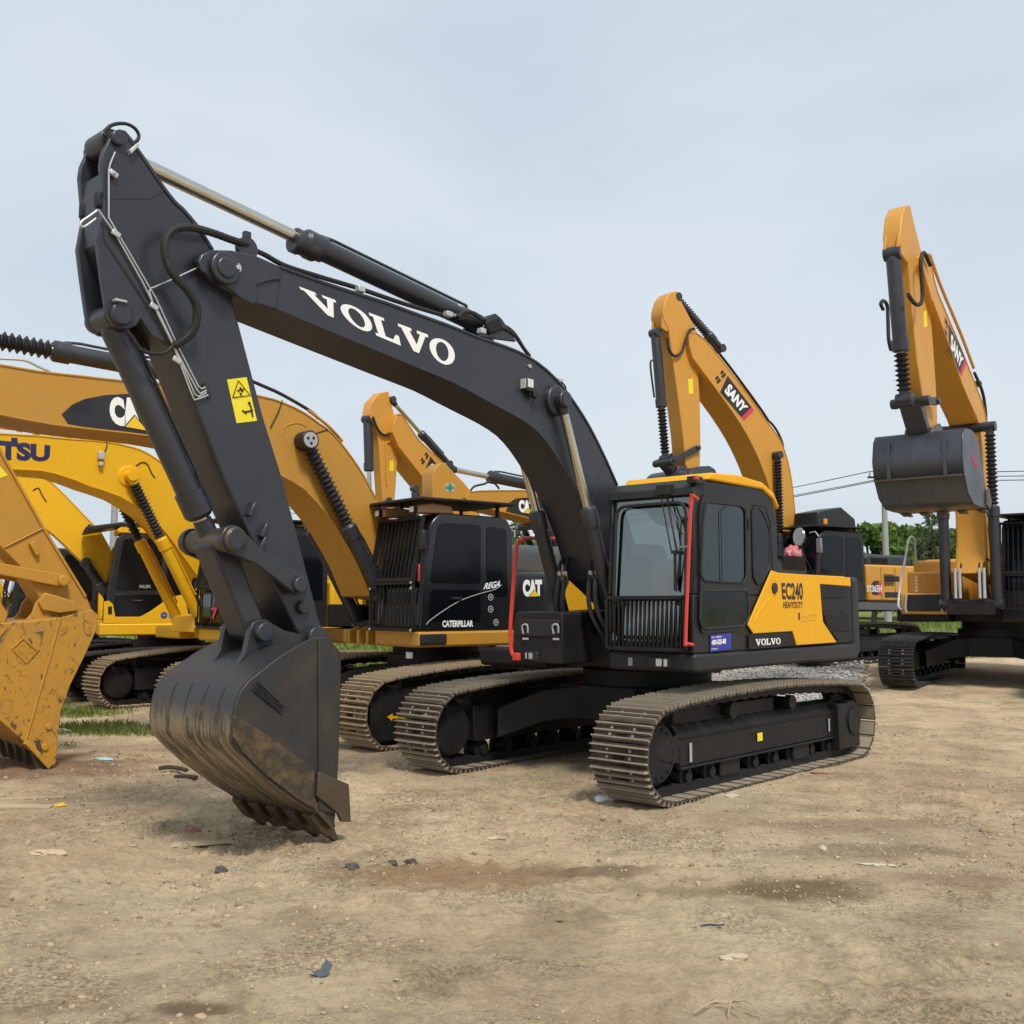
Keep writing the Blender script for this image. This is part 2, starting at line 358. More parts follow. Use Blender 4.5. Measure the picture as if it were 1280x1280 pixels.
def ring_panel(name, outer, inner, y0, y1, mat, parent):
    """flat frame with an opening: both outlines are seen from the middle of the opening"""
    cx = sum(p[0] for p in inner)/len(inner); cz = sum(p[1] for p in inner)/len(inner)
    ang = sorted({round(math.atan2(z-cz, x-cx), 4) for x, z in outer+inner})
    def hit(P, a):
        d = (math.cos(a), math.sin(a)); best = None
        for i in range(len(P)):
            (ax, az), (bx, bz) = P[i], P[(i+1) % len(P)]; ex, ez = bx-ax, bz-az; den = d[0]*ez - d[1]*ex
            if abs(den) < 1e-9: continue
            t = ((ax-cx)*ez - (az-cz)*ex)/den; u = ((ax-cx)*d[1] - (az-cz)*d[0])/den
            if t > 0 and -1e-6 <= u <= 1+1e-6 and (best is None or t > best): best = t
        return (cx+d[0]*best, cz+d[1]*best)
    O = [hit(outer, a) for a in ang]; I = [hit(inner, a) for a in ang]; n = len(ang); vs = []
    for y in (y0, y1): vs += [(x, y, z) for x, z in O] + [(x, y, z) for x, z in I]
    fs = []
    for i in range(n):
        j = (i+1) % n
        fs += [(i,j,n+j,n+i), (2*n+i,2*n+j,3*n+j,3*n+i), (i,j,2*n+j,2*n+i), (n+i,n+j,3*n+j,3*n+i)]
    return MB().add(vs, fs).build(name, mat, parent, smooth=30)

def track_path(hl, R, top, n=16):
    c = hl - R; P = []
    for i in range(n+1): a = rad(-90 + 180*i/n); P.append((c + R*math.cos(a), R + R*math.sin(a)))
    for i in range(1, 24): t = i/24; P.append((c - 2*c*t, 2*R + top*(1-(2*t-1)**2)))
    for i in range(n+1): a = rad(90 + 180*i/n); P.append((-c + R*math.cos(a), R + R*math.sin(a)))
    return P
def undercarriage(m, hl=2.25, half=1.295, w=.6, R=.415, top=.075, shoe=None, frame=None, detail=2, hub='round', guard=None, clean=False):
    shoe = shoe or [SHOE, SHOEBAR, SLOT, STEEL]; frame = frame or FRAME
    P = track_path(hl, R, top); n = len(P)
    seg = [math.dist(P[i], P[(i+1) % n]) for i in range(n)]; tot = sum(seg)
    cnt = int(round(tot/.195)); pitch = tot/cnt
    def at(s_):
        s_ %= tot
        for i in range(n):
            if s_ <= seg[i]: t = s_/seg[i]; a, b = P[i], P[(i+1) % n]; return Vector((a[0]+(b[0]-a[0])*t, a[1]+(b[1]-a[1])*t))
            s_ -= seg[i]
    for sd in (1, -1):
        yc = sd*half; mb = MB(); ya, yb = yc-w/2, yc+w/2
        for k in range(cnt):
            p, q = at((k+.02)*pitch), at((k+.98)*pitch); c = (p+q)/2; t = (q-p).normalized(); nn = Vector((t.y, -t.x))
            W = lambda u, v: (c.x + t.x*u + nn.x*v, c.y + t.y*u + nn.y*v)
            h = pitch*.5
            mb.py([W(-h*.86, -.028), W(h*.86, -.028), W(h*.90, -.010), W(-h*.90, -.010)], ya, yb, 0); mb.py([W(-h*.74, -.0300), W(h*.74, -.0300), W(h*.74, -.0275), W(-h*.74, -.0275)], ya+.006, yb-.006, 1)
            for u in (-.062, 0., .062):
                mb.py([W(u-.008, -.010), W(u+.008, -.010), W(u+.0045, .020 + (.006 if u else 0)), W(u-.0045, .020 + (.006 if u else 0))], ya-.001, yb+.001, 1)
            if detail > 1:
                mb.py([W(-.05, -.0095), W(-.013, -.0095), W(-.013, -.0085), W(-.05, -.0085)], yc-.06, yc+.06, 2)
                for yy in (-.12, .12):
                    for u in (-.032, .032): mb.py([W(u-.012,-.0095),W(u+.012,-.0095),W(u+.012,.003),W(u-.012,.003)], yc+yy-.014, yc+yy+.014, 3)
        tr = mb.build('track', shoe, m.root, smooth=0); tr.rotation_euler = (0, 0, m.dt)
        # chain links inside the shoes
        ch = MB(); ring = [at(i*pitch/2) for i in range(cnt*2)]
        for yy in (-.085, .085):
            A, B = [], []
            for i in range(len(ring)):
                t = (ring[(i+1) % len(ring)]-ring[i-1]).normalized(); nn = Vector((t.y, -t.x))
                A.append(ring[i]-nn*.029); B.append(ring[i]-nn*(.125 if i % 2 else .105))
            l = len(A); vs = []
            for y_ in (yc+yy-.022, yc+yy+.022): vs += [(a.x, y_, a.y) for a in A] + [(b.x, y_, b.y) for b in B]
            fs = []
            for i in range(l):
                j = (i+1) % l
                fs += [(i,j,l+j,l+i), (2*l+i,2*l+j,3*l+j,3*l+i), (l+i,l+j,3*l+j,3*l+i)]
            ch.add(vs, fs)
        ch.build('chain', frame, tr, smooth=0)
        # side frame
        c = hl - R; fz0, fz1 = .27, .52
        prof = [(sd*(yo)+0, z) for yo, z in ((.15,fz0),(.15,fz1),(.06,.63),(-.14,.64),(-.16,.27))]
        fr = MB(); fr.px([(yc+a, z) for a, z in prof], -c+.12, c-.30)
        fr.box(-.35, c-.35, yc-.10, yc+.05, .55, .76); fr.py([(c-.30,.30),(c-.30,.56),(c-.1,.50),(c+.03,.45),(c+.03,.37),(c-.1,.33)], yc+sd*.10, yc+sd*.145)
        fr.box(-c+.12, c-.3, yc+sd*.11, yc+sd*.172, .245, .268); fr.box(-c+.9, -c+1.25, yc+sd*.10, yc+sd*.135, .10, .26); fr.box(c-1.35, c-1.0, yc+sd*.10, yc+sd*.135, .10, .26); fr.box(-c+.12, c-.3, yc+sd*.11, yc+sd*.165, .518, .535)
        fr.py([(-c+.36,.12),(-c+.36,.62),(-c-.16,.60),(-c-.16,.12)], yc+sd*.12, yc+sd*.215)
        fr.build('track_frame', frame, tr, bevel=.01)
        mb = MB(); mb.lathe((c, yc-.14, R), (c, yc+.14, R), [(0,.20),(.0,R-.16),(.05,R-.13),(.09,R-.13),(.09,R-.10),(.19,R-.10),(.19,R-.13),(.23,R-.13),(.28,R-.17),(.28,.1)], 32)
        for k in range(14):
            a = 2*PI*k/14; yy = yc+sd*.14; mb.cyl((c+.21*math.cos(a), yy, R+.21*math.sin(a)), (c+.21*math.cos(a), yy+sd*.012, R+.21*math.sin(a)), .014, n=6)
        if guard == 'plate':
            mb.py([(c+.26,.20),(c+.26,.62),(c+.05,.70),(c-.75,.70),(c-.75,.10),(c+.15,.10)], yc+sd*.19, yc+sd*.215)
        mb.build('idler', frame, tr, bevel=0)
        mb = MB(); pr = []
        for k in range(42): r = R-.08 if k % 2 else R-.14; a = 2*PI*k/42; pr.append((-c+r*math.cos(a), R+r*math.sin(a)))
        mb.py(pr, yc-.04, yc+.04); mb.cyl((-c, yc-.15, R), (-c, yc+.2, R), .22, n=28); mb.cyl((-c, yc+sd*.15, R), (-c, yc+sd*.235, R), .15, n=28)
        mb.build('sprocket', frame, tr)
        nr = 8
        for k in range(nr):
            x = -c+.42 + (2*c-.9)*k/(nr-1)
            MB().lathe((x, yc-.13, .165), (x, yc+.13, .165), [(0,.04),(0,.05),(.035,.055),(.04,.105),(.08,.105),(.09,.075),(.17,.075),(.18,.105),(.22,.105),(.225,.055),(.26,.05),(.26,.04)], 16).build('track_roller', frame, tr)
        for x in (-.55, .62):
            MB().lathe((x, yc-.12, .70), (x, yc+.16, .70), [(0,.05),(0,.075),(.07,.075),(.08,.055),(.2,.055),(.21,.075),(.28,.075),(.28,.04)], 16).build('carrier_roller', frame, tr)
    cb = MB()
    cb.pz([(.75,.62),(.75,-.62),(-.75,-.62),(-.75,.62)], .50, .86)
    for sx in (1, -1):
        for sd in (1, -1):
            # legs of the X frame, arched underneath
            a = Vector((sx*.45, sd*.45)); b = Vector((sx*1.15, sd*(half-.12))); d = (b-a).normalized(); nn = Vector((-d.y, d.x))*.27
            top_ = [.87, .66]; bot = [.50, .30]; vs = []
            for q, t_, b_ in ((a, .87, .52), ((a+b)/2, .80, .47), (b, .60, .30)):
                for e in (-1, 1): vs += [(q.x+nn.x*e, q.y+nn.y*e, b_), (q.x+nn.x*e, q.y+nn.y*e, t_)]
            fs = []
            for k in (0, 4): fs += [(k,k+4,k+5,k+1),(k+2,k+3,k+7,k+6),(k,k+2,k+6,k+4),(k+1,k+5,k+7,k+3)]
            fs += [(0,1,3,2),(8,10,11,9)]
            cb.add(vs, fs)
    o = cb.build('carbody', frame, m.root, bevel=.012); o.rotation_euler = (0,0,m.dt)
    MB().cyl((0,0,.85), (0,0,1.02), .70, n=48).cyl((0,0,.93), (0,0,1.2), .62, n=48).build('slew_ring', frame, m.root)

def cylinder(m, name, A, B, k, rb, rr, bar, rod=None, y=None, bel=0, collar=True, parent=None, eye=None):
    """hydraulic cylinder: barrel from A over fraction k, rod to B (3-D machine coordinates)"""
    A = Vector(A); B = Vector(B); L = (B-A).length; d = (B-A)/L; K = A + d*L*k
    mb = MB(); mb.lathe(A, K, [(0, rb*.6), (.02, rb*.8), (.1, rb), (L*k-.20, rb), (L*k-.20, rb*1.18), (L*k-.03, rb*1.18), (L*k, rb*.9)] if collar else [(0, rb), (L*k, rb)], 24)
    ax = Vector((0,1,0)); mb.cyl(A-ax*rb*1.15, A+ax*rb*1.15, rb*.95, n=20)
    if collar:
        e = d.orthogonal().normalized()
        e2 = d.cross(Vector((0,1,0))).normalized()
        if e2.z < 0: e2 = -e2
        mb.tube([A+d*.25+e2*rb*.9, A+d*.27+e2*rb*1.35, A+d*(L*k-.3)+e2*rb*1.35, A+d*(L*k-.14)+e2*rb*1.15], rb*.17, 6)
    o = mb.build(name, bar, parent or m.root, bevel=0)
    mb = MB().cyl(K-d*.05, B-d*rb*.9, rr, n=20); mb.cyl(B-ax*rb*1.1, B+ax*rb*1.1, rb*.95, n=20, mat=1); mb.cyl(B-d*rb*1.9, B-d*rb*.3, rr*1.3, rb*.8, n=16, mat=1)
    mb.build('rod', [rod or CHROME, eye or bar], o)
    if bel:
        n = max(8, int((L*(1-k)-.12)/bel)); l = L*(1-k)-.14; pr = [(0, rr*1.1)]
        for i in range(n): pr += [(l*(i+.1)/n, rr*1.25), (l*(i+.5)/n, rb*1.08), (l*(i+.9)/n, rr*1.25)]
        pr.append((l, rr*1.1)); MB().lathe(K+d*.01, B, pr, 20).build('bellows', BELLOW, o, smooth=25)
    return o

def hose(pts, r=.018, mat=None, parent=None, name='hose', k=6, rib=0):
    return MB().tube(pts, r, 8, smooth=k, rib=rib).build(name, mat or RUBBER, parent)

def bucket(m, prof, shell_i, hw, ears, ear_y, mat, lipmat, parent_root, teeth=5, tip=None, lip=None, cutter=None, ribs=True, side_mat=None):
    """prof: closed side outline (x,z); shell_i: slice of it followed by the curved back plate"""
    sh = prof[shell_i[0]:shell_i[1]]
    sh = smooth2(sh, 5)
    mb = MB(); mb.sheet(sh, -hw, hw, -.03, 0)
    o = mb.build('bucket', mat, parent_root, smooth=40)
    for sd in (1, -1):
        a, b = (hw-.002, hw+.022) if sd > 0 else (-hw-.022, -hw+.002)
        MB().py(prof, a, b).build('side_plate', side_mat or mat, o, bevel=.006)
    if ears:
        for sd in (1, -1):
            MB().py(ears, sd*ear_y-.025, sd*ear_y+.025).build('hinge_ear', mat, o, bevel=.006)
    if ribs:
        n = len(sh); a, b = int(n*.30), int(n*.92)
        for yy in (-.6, -.2, .2, .6):
            rs = MB(); rs.sheet(sh[a:b], yy*hw-.035, yy*hw+.035, .004); rs.build('wear_strip', mat, o, smooth=40)
    if lip is not None:
        lx, lz = lip; d = Vector((tip[0]-lx, tip[1]-lz)); l = d.length; d.normalize(); n2 = Vector((-d.y, d.x))
        le = MB(); le.py([(lx-d.x*.22-n2.x*.022, lz-d.y*.22-n2.y*.022), (lx+d.x*.06-n2.x*.012, lz+d.y*.06-n2.y*.012), (lx+d.x*.06+n2.x*.012, lz+d.y*.06+n2.y*.012), (lx-d.x*.22+n2.x*.03, lz-d.y*.22+n2.y*.03)], -hw-.03, hw+.03)
        le.build('lip', lipmat, o, bevel=.004)
        for k in range(teeth):
            y = -hw+.07 + (2*hw-.14)*k/(teeth-1)
            t = MB(); P = lambda u, v: (lx+d.x*u+n2.x*v, lz+d.y*u+n2.y*v)
            t.py([P(-.12,-.055), P(.04,-.06), P(.10,-.042), P(.10,.05), P(.04,.065), P(-.12,.06)], y-.055, y+.055)
            a = [P(.10,-.035), P(.10,.042), P(l,.010), P(l,-.006)]
            vs = [(a[i][0], y+s_*w_, a[i][1]) for s_ in (-1, 1) for i, w_ in ((0,.042),(1,.042),(2,.028),(3,.028))]
            t.add(vs, [(0,1,2,3),(7,6,5,4),(0,4,5,1),(1,5,6,2),(2,6,7,3),(3,7,4,0)])
            t.build('tooth', lipmat, o, bevel=.004)
    if cutter:
        for sd in (1, -1):
            a = sd*(hw+.022); mb = MB().py(cutter, min(a, a+sd*.03), max(a, a+sd*.03))
            mb.build('side_cutter', lipmat, o, bevel=.006)
    return o

def lamp(parent, c, mat_lens=None, s=.1, dirx=1):
    x, y, z = c
    o = MB().box(x-.05, x+.02, y-s/2, y+s/2, z-s*.45, z+s*.45).build('work_lamp', BLACKP, parent, bevel=.01)
    MB().box(x+.021, x+.026, y-s*.42, y+s*.42, z-s*.37, z+s*.37).build('lens', mat_lens or LENS, o, bevel=.003)
    return o
def bars(mb, x, y0, y1, z0, z1, n, t=.012, mat=0):
    """upright guard bars standing in the plane x"""
    for k in range(n):
        y = y0 + (y1-y0)*(k+.5)/n; mb.box(x-t, x+t, y-t*.45, y+t*.45, z0, z1, mat)

# ================================================================== the dark grey excavator in the foreground
def build_foreground():
    m = Machine(1.481, 11.37, 41, 43, 'dark grey and yellow excavator in the foreground with white letters on its boom', 0.)
    R_ = m.root
    undercarriage(m)
    tr = [o for o in R_.children if o.name.startswith('track')][0]
    # stickers on the near track frame
    d = MB(); d.box(.10, .20, 1.4605, 1.4615, .37, .45); d.build('yellow_sticker', STY, tr, smooth=0)
    d = MB(); d.box(1.36, 1.40, 1.4605, 1.4615, .30, .47); d.box(-1.36, -1.33, 1.4605, 1.4615, .33, .47); d.build('white_sticker', GREYV, tr, smooth=0)
    # ---- deck and bodywork
    hw = 1.45
    dk = MB(); dk.pz(roundpoly([(1.39, .47), (1.39, hw), (-2.30, hw), (-2.55, 1.0), (-2.55, -1.0), (-2.3, -hw), (.1, -hw), (.1, .47)], .05), 1.09, 1.262)
    dk.pz([(1.0,.40),(1.0,-.40),(.1,-.40),(.1,.40)], 1.08, 1.24)
    deck = dk.build('deck', BODYG, R_, bevel=.03)
    lp = MB(); y, z = m.front((825, 828), 1.39)
    lp.box(1.385, 1.405, y-.13, y+.13, z-.055, z+.055); k = lp.build('work_lamp', BLACKP, deck, bevel=.015)
    MB().box(1.404, 1.412, y-.035, y+.03, z-.035, z+.035).box(1.404, 1.412, y+.05, y+.09, z-.035, z+.035).build('lens', LENS, k, bevel=.004)
    y2, z2 = m.front((788, 827), 1.39); MB().box(1.385, 1.397, y2-.025, y2+.025, z2-.04, z2+.04).build('marker', GREYV, deck, bevel=.008)
    # engine house with its dark skirt
    bd = MB(); bd.pz([(-.25, hw-.01), (-2.2, hw-.01), (-2.2, -hw+.01), (-.25, -hw+.01)], 1.262, 2.02)
    house = bd.build('engine_house', BODYG, R_, bevel=.035)
    MB().pz([(-.25, hw-.06), (-2.12, hw-.06), (-2.12, -hw+.06), (-.25, -hw+.06)], 2.0, 2.04).build('top_plate', VYEL, house, bevel=.015)
    cw = MB(); cw.pz(roundpoly([(-2.08, hw), (-2.40, hw), (-2.92, .9), (-3.02, 0), (-2.92, -.9), (-2.40, -hw), (-2.08, -hw)], .22, 6), 1.12, 2.04)
    cw.build('counterweight', BODYG, R_, bevel=.05)
    # yellow side panel traced on the flank
    P = [(963,713),(971,716),(1061,722),(1062,733),(1023,730),(1027,777),(1044,803),(994,806.5),(989,789),(940,792),(933,781)]
    yp = m.panel('side_panel', P, hw-.005, .018, VYEL, house, bevel=.006)
    rib = [m.p3(p, hw+.014) for p in [(943,777),(947,768),(955,756),(963,747),(969,742)]]
    MB().tube(rib, .007, 6, smooth=5).build('pressed_rib', VYEL, yp)
    c = m.p3((967.5,735), hw+.013); MB().cyl(c, c+Vector((0,.02,0)), .055, n=20).build('filler_cap', BLACKP, yp, bevel=.006)
    # grilles
    for q in ([(1023,731),(1060,733),(1060.5,747),(1024,746)], [(1027,760),(1062,763),(1063,789),(1036,789.5)]):
        g = m.panel('grille', q, hw+.001, .006, MESH_G, house, bevel=.002)
        Q = [m.p3(p, hw+.009) for p in q]; mb = MB()
        for a_ in range(9):
            t = (a_+.5)/9; mb.tube([Q[0].lerp(Q[3], t), Q[1].lerp(Q[2], t)], .004, 4)
        for a_ in range(16):
            t = (a_+.5)/16; mb.tube([Q[0].lerp(Q[1], t), Q[3].lerp(Q[2], t)], .004, 4)
        mb.build('grille_wire', BODYG, g)
    m.panel('access_door', [(1026,748.5),(1062,750),(1064,798),(1046,800),(1029,776)], hw-.006, .008, FRAME, house)
    q = [m.side(p, hw) for p in ((1064,727),(1073.4,802))]
    MB().box(q[0][0]-.004, q[0][0]+.004, hw-.004, hw+.003, 1.27, 2.0).build('door_seam', SLOT, house)
    # dark band and lettering
    m.panel('name_band', [(935,793),(988.5,790.5),(993,806.5),(935,812)], hw-.004, .010, FRAME, house, bevel=.002)
    m.letters('lettering', slab_geo('VOLVO'), [(945,807),(976,805),(975.5,797.3),(944.5,799)], hw+.0075, WHITE, house)
    m.letters('lettering', text_geo('EC240', .035), [(978,749.5),(1004,750),(1003.5,728.5),(976.5,728.5)], hw+.0145, INKB, yp)
    m.letters('lettering', text_geo('HEAVYDUTY', .03), [(979,760.5),(1003.5,760.5),(1003.5,752),(979,752)], hw+.0145, INKB, yp)
    m.letters('lettering', text_geo('I', .05), [(998,775),(1000,775),(1000,766),(998,766)], hw+.0145, INKB, yp)
    for q in ([(1002,777),(1009,777),(1009,771),(1002,771)], [(1012,776),(1020,775),(1020,768),(1012,769)]):
        Q = [m.p3(p, hw+.0145) for p in q]; MB().tube(Q+[Q[0]], .0025, 4).build('decal_outline', plain('faded_ochre', (.45,.22,.02), .5), yp)
    # hood
    hd = MB(); hd.px(roundpoly([(.95, 2.03), (.93, 2.22), (.80, 2.27), (-.9, 2.27), (-.95, 2.03)], .05), -2.62+.55, -1.22)
    hood = hd.build('engine_hood', BODYG, R_, bevel=.03)
    sl = MB()
    for k in range(11): x = -1.46-.052*k; sl.box(x-.013, x+.013, .70, .925, 2.262, 2.285); sl.box(x-.013, x+.013, .918, .955, 2.12, 2.272)
    sl.build('louvre', SLOT, hood, bevel=.004)
    MB().cyl((-1.7, -.55, 2.2), (-1.7, -.55, 2.62), .06, n=20).build('exhaust_pipe', FRAME, hood)
    # ---- cab
    y0, y1 = .47, 1.435
    so = [(1.40,1.262),(1.38,1.75),(1.335,2.74),(1.22,2.87),(.02,2.90),(-.22,2.81),(-.31,2.55),(-.30,2.05),(-.33,1.262)]
    cab = bpy.data.objects.new('cab', None); COL.objects.link(cab); cab.parent = R_
    # left wall as a frame around the glass, the wall's lower half closed
    wl = MB()
    wl.py([(1.40,1.262),(1.38,1.80),(-.31,1.80),(-.33,1.262)], y1-.05, y1)
    wl.py([(1.38,1.80),(1.335,2.74),(1.22,2.87),(1.16,2.86),(1.20,1.80)], y1-.06, y1)
    wl.py([(1.22,2.87),(.02,2.90),(-.22,2.81),(-.31,2.55),(-.30,1.80),(-.20,1.80),(-.16,2.55),(-.06,2.70),(1.19,2.70)], y1-.06, y1)
    wl.py([(-.20,1.80),(-.16,2.55),(-.06,2.71),(.34,2.72),(.34,1.80)], y1-.06, y1-.003)
    # right wall
    wl.py([(1.40,1.262),(1.38,1.80),(-.31,1.80),(-.33,1.262)], y0, y0+.04)
    wl.py([(1.38,1.80),(1.335,2.74),(1.22,2.87),(1.14,2.86),(1.26,1.80)], y0, y0+.05)
    wl.py([(1.22,2.87),(.02,2.90),(-.22,2.81),(-.31,2.55),(-.30,1.80),(-.20,1.80),(-.16,2.6),(1.19,2.70)], y0, y0+.05)
    # rear wall, roof, floor, windscreen frame
    wl.box(-.33, -.28, y0+.05, y1-.06, 1.262, 1.95); wl.box(-.30, -.2, y0+.05, y1-.06, 2.72, 2.82)
    wl.py([(1.335,2.74),(1.22,2.87),(.02,2.90),(-.22,2.81),(-.2,2.76),(.02,2.83),(1.19,2.80),(1.28,2.70)], y0+.05, y1-.06)
    wl.box(-.28, 1.36, y0+.04, y1-.05, 1.262, 1.30)
    wl.px([(y0+.05,1.262),(y1-.06,1.262),(y1-.06,1.36),(y0+.05,1.36)], 1.33, 1.385)
    sh = wl.build('cab_shell', BODYG, cab, bevel=.014)
    sh.data.materials[0] = paint('cab_dark_paint', (.0125,.013,.015), .36, dust=.06, dustcol=(.12,.11,.09), bump=.005, spec=.35)
    # roof cap, yellow
    rc = [(1.12,2.885),(1.06,2.955),(.55,2.985),(.02,2.955),(-.22,2.87),(-.335,2.74),(-.325,2.70),(-.22,2.80),(.02,2.885)]
    MB().py(rc, y0+.02, y1+.02).build('roof_cap', VYEL, cab, bevel=.025, seg=3)
    MB().py([(1.36,2.72),(1.34,2.80),(1.22,2.885),(1.12,2.885),(1.12,2.86),(1.2,2.85)], y0, y1).build('roof_visor', BODYG, cab, bevel=.015)
    c = m.front((866, 596), 1.36); MB().box(1.22, 1.36, c[0]-.07, c[0]+.03, c[1]-.06, c[1]+.01).build('roof_bracket', BLACKP, cab, bevel=.01)
    MB().box(1.33, 1.37, c[0]+.01, c[0]+.05, c[1]-.03, c[1]-.005).build('marker_lamp', RED, cab, bevel=.006)
    # door with frame, windows (dark tinted)
    win0 = [(879,648),(883,627),(926,632),(932,638),(933,723),(928,729),(880,726),(876,719)]
    dfr = ring_panel('door', roundpoly(m.sides([(877,617),(931,623),(935,630),(937,722),(929,788),(874,792),(872,640)], y1), .07), roundpoly(m.sides(win0, y1+.019), .05), y1-.002, y1+.020, sh.data.materials[0], cab)
    win = win0
    m.panel('window', win, y1+.010, .006, SGL, dfr, rnd=.04, bevel=0)
    fr = MB(); Q = [Vector((x, y1+.022, z)) for x, z in roundpoly(m.sides(win, y1+.022), .05)]; fr.tube(Q+[Q[0]], .013, 6).build('window_seal', RUBBER, dfr)
    a, b = m.p3((901,641), y1+.028), m.p3((902.5,726), y1+.028)
    MB().tube([m.p3((908,632), y1+.028), a, b], .004, 5).build('sliding_seam', FRAME, dfr)
    lo = [(876,738),(934,738),(936,775),(927,782.5),(880,786),(875,778)]
    m.panel('lower_panel', lo, y1+.019, .006, GLS, dfr, rnd=.05, bevel=.002)
    Q = [Vector((x, y1+.022, z)) for x, z in roundpoly(m.sides(lo, y1+.022), .06)]; MB().tube(Q+[Q[0]], .014, 6).build('panel_frame', BODYG, dfr)
    rw = [(940,640),(946,632),(954,642),(962,664),(962,708),(951,729),(947,730.5),(942,722)]
    w2 = m.panel('rear_side_window', rw, y1+.001, .007, GLS, cab, rnd=.05, bevel=.002)
    Q = [Vector((x, y1+.006, z)) for x, z in roundpoly(m.sides(rw, y1+.006), .06)]; MB().tube(Q+[Q[0]], .012, 6).build('window_seal', RUBBER, w2)
    hnd = m.p3((935.5,655), y1+.02); MB().rbox(hnd, (.03,.03,.11)).build('door_hinge', BLACKP, dfr, bevel=.005)
    # clear windscreen, right and rear windows
    MB().add([(1.372,y0+.05,1.36),(1.372,y1-.06,1.36),(1.300,y1-.06,2.71),(1.300,y0+.05,2.71)], [(0,1,2,3)]).build('windscreen', WGL, cab)
    Q = [Vector((1.40-.045*(z-1.3)/1.4, y, z)) for y, z in roundpoly([(y0+.07,1.40),(y1-.08,1.40),(y1-.08,2.66),(y0+.10,2.66)], .12)]
    MB().tube(Q+[Q[0]], .017, 6).build('windscreen_seal', RUBBER, cab)
    MB().add([(1.26,y0+.02,1.8),(-.22,y0+.02,1.8),(-.20,y0+.02,2.62),(1.2,y0+.02,2.72)], [(0,1,2,3)]).build('right_window', CGL, cab)
    MB().add([(-.28,y0+.06,1.95),(-.28,y1-.07,1.95),(-.24,y1-.07,2.72),(-.24,y0+.06,2.72)], [(0,1,2,3)]).build('rear_window', WGL, cab)
    # seat with a red cover, seen through the glass
    st = MB().box(.25,.75,.75,1.2,1.62,1.74).box(.2,.34,.74,1.2,1.70,2.22); seat = st.build('seat', BLACKP, cab, bevel=.04)
    yb, zb = m.front((828,734), 1.05)
    MB().px([(yb-.13,zb+.10),(yb-.06,zb+.08),(yb+.02,zb+.09),(yb+.10,zb+.11),(yb+.07,zb),(yb+.09,zb-.12),(yb+.13,zb-.3),(yb-.16,zb-.3),(yb-.10,zb-.1),(yb-.08,zb)], 1.0, 1.09).build('seat_cover', plain('bright_red_cloth', (.80,.05,.06), .7), seat, bevel=.02)
    MB().box(.7, 1.05, .62, .70, 1.6, 1.86).box(.7,1.05,1.22,1.30,1.6,1.86).cyl((1.0,.66,1.86),(1.03,.66,2.0),.02).cyl((1.0,1.26,1.86),(1.03,1.26,2.0),.02).build('control_console', BLACKP, cab, bevel=.015)
    # lower guard grille
    x = 1.47; gy = [m.front(p, x) for p in ((757,745),(857,744),(857,815),(757,815))]
    ga, gb, gzt, gzb = gy[0][0], gy[1][0], gy[0][1], gy[2][1]
    gm = MB(); gm.box(x-.02, x+.02, ga, gb, gzt-.035, gzt); gm.box(x-.02, x+.02, ga, gb, gzb, gzb+.03); gm.box(x-.02, x+.02, ga, ga+.03, gzb, gzt); gm.box(x-.02, x+.02, gb-.03, gb, gzb, gzt)
    bars(gm, x, ga+.03, gb-.03, gzb+.02, gzt-.02, 17, .014)
    for yy in (ga+.1, gb-.1):
        gm.box(1.37, x, yy-.02, yy+.02, gzb+.05, gzb+.09); gm.box(1.37, x, yy-.02, yy+.02, gzt-.09, gzt-.05)
    gm.build('front_guard', FRAME, cab, bevel=.003)
    # wipers
    wp = MB(); W = lambda px, py: (lambda q: Vector((1.395-.04*(q[1]-1.4)/1.3, q[0], q[1])))(m.front((px,py), 1.385))
    for a_, b_ in (((823,614),(838,688)), ((829,614),(846,690)), ((836,632),(852,668)), ((845,645),(850,672)), ((850,645),(849,690)), ((838,690),(851,690)), ((849,690),(845,740))):
        wp.tube([W(*a_), W(*b_)], .008, 5)
    wp.tube([W(843,692), W(844,738)], .016, 5); wp.rbox(W(829,612), (.06,.16,.09)); wp.rbox(W(843,690)+Vector((.01,0,0)), (.02,.07,.03))
    wp.build('wiper', BLACKP, cab)
    # red grab rail on the front corner
    H_ = lambda px, py, xx=1.50: (lambda q: Vector((xx, q[0], q[1])))(m.front((px,py), xx))
    hr = hose([H_(872,624,1.40), H_(866,620), H_(864,624), H_(861,690), H_(857,798), H_(858,804), H_(866,806,1.40)], .017, RED, R_, 'grab_rail', 3)
    MB().tube([H_(862,683), H_(849,684,1.38)], .012, 6).build('rail_clamp', PIPE, hr)
    # blue notice board at the cab foot
    nb = m.panel('notice_board', [(887.5,794),(913,791),(913,811.5),(887.5,815)], y1+.004, .008, BLUE, R_, bevel=.001)
    m.letters('lettering', text_geo('400-525-88', .05), [(889.5,806.5),(907.5,804.5),(907.5,798),(889.5,800)], y1+.0135, WHITE, nb)
    m.letters('lettering', text_geo('103 - 88956', .03), [(889.5,798),(902,796.7),(902,794.6),(889.5,795.9)], y1+.0135, WHITE, nb)
    m.letters('lettering', text_geo('8 892 562', .03), [(889.5,812.4),(897,811.4),(897,809.8),(889.5,810.8)], y1+.0135, WHITE, nb)
    # ---- tool box to the right of the boom, with its red handrail
    T = lambda px, py, xx=1.55: (lambda q: Vector((xx, q[0], q[1])))(m.front((px,py), xx))
    a, b = T(641,830), T(703,766)
    tb = MB(); tb.px([(a.y,a.z+.02),(b.y,a.z+.02),(b.y,b.z-.01),(b.y-.02,b.z+.01),(a.y+.05,b.z+.01),(a.y,b.z-.10)], .35, 1.55)
    box = tb.build('tool_box', FRAME, R_, bevel=.03)
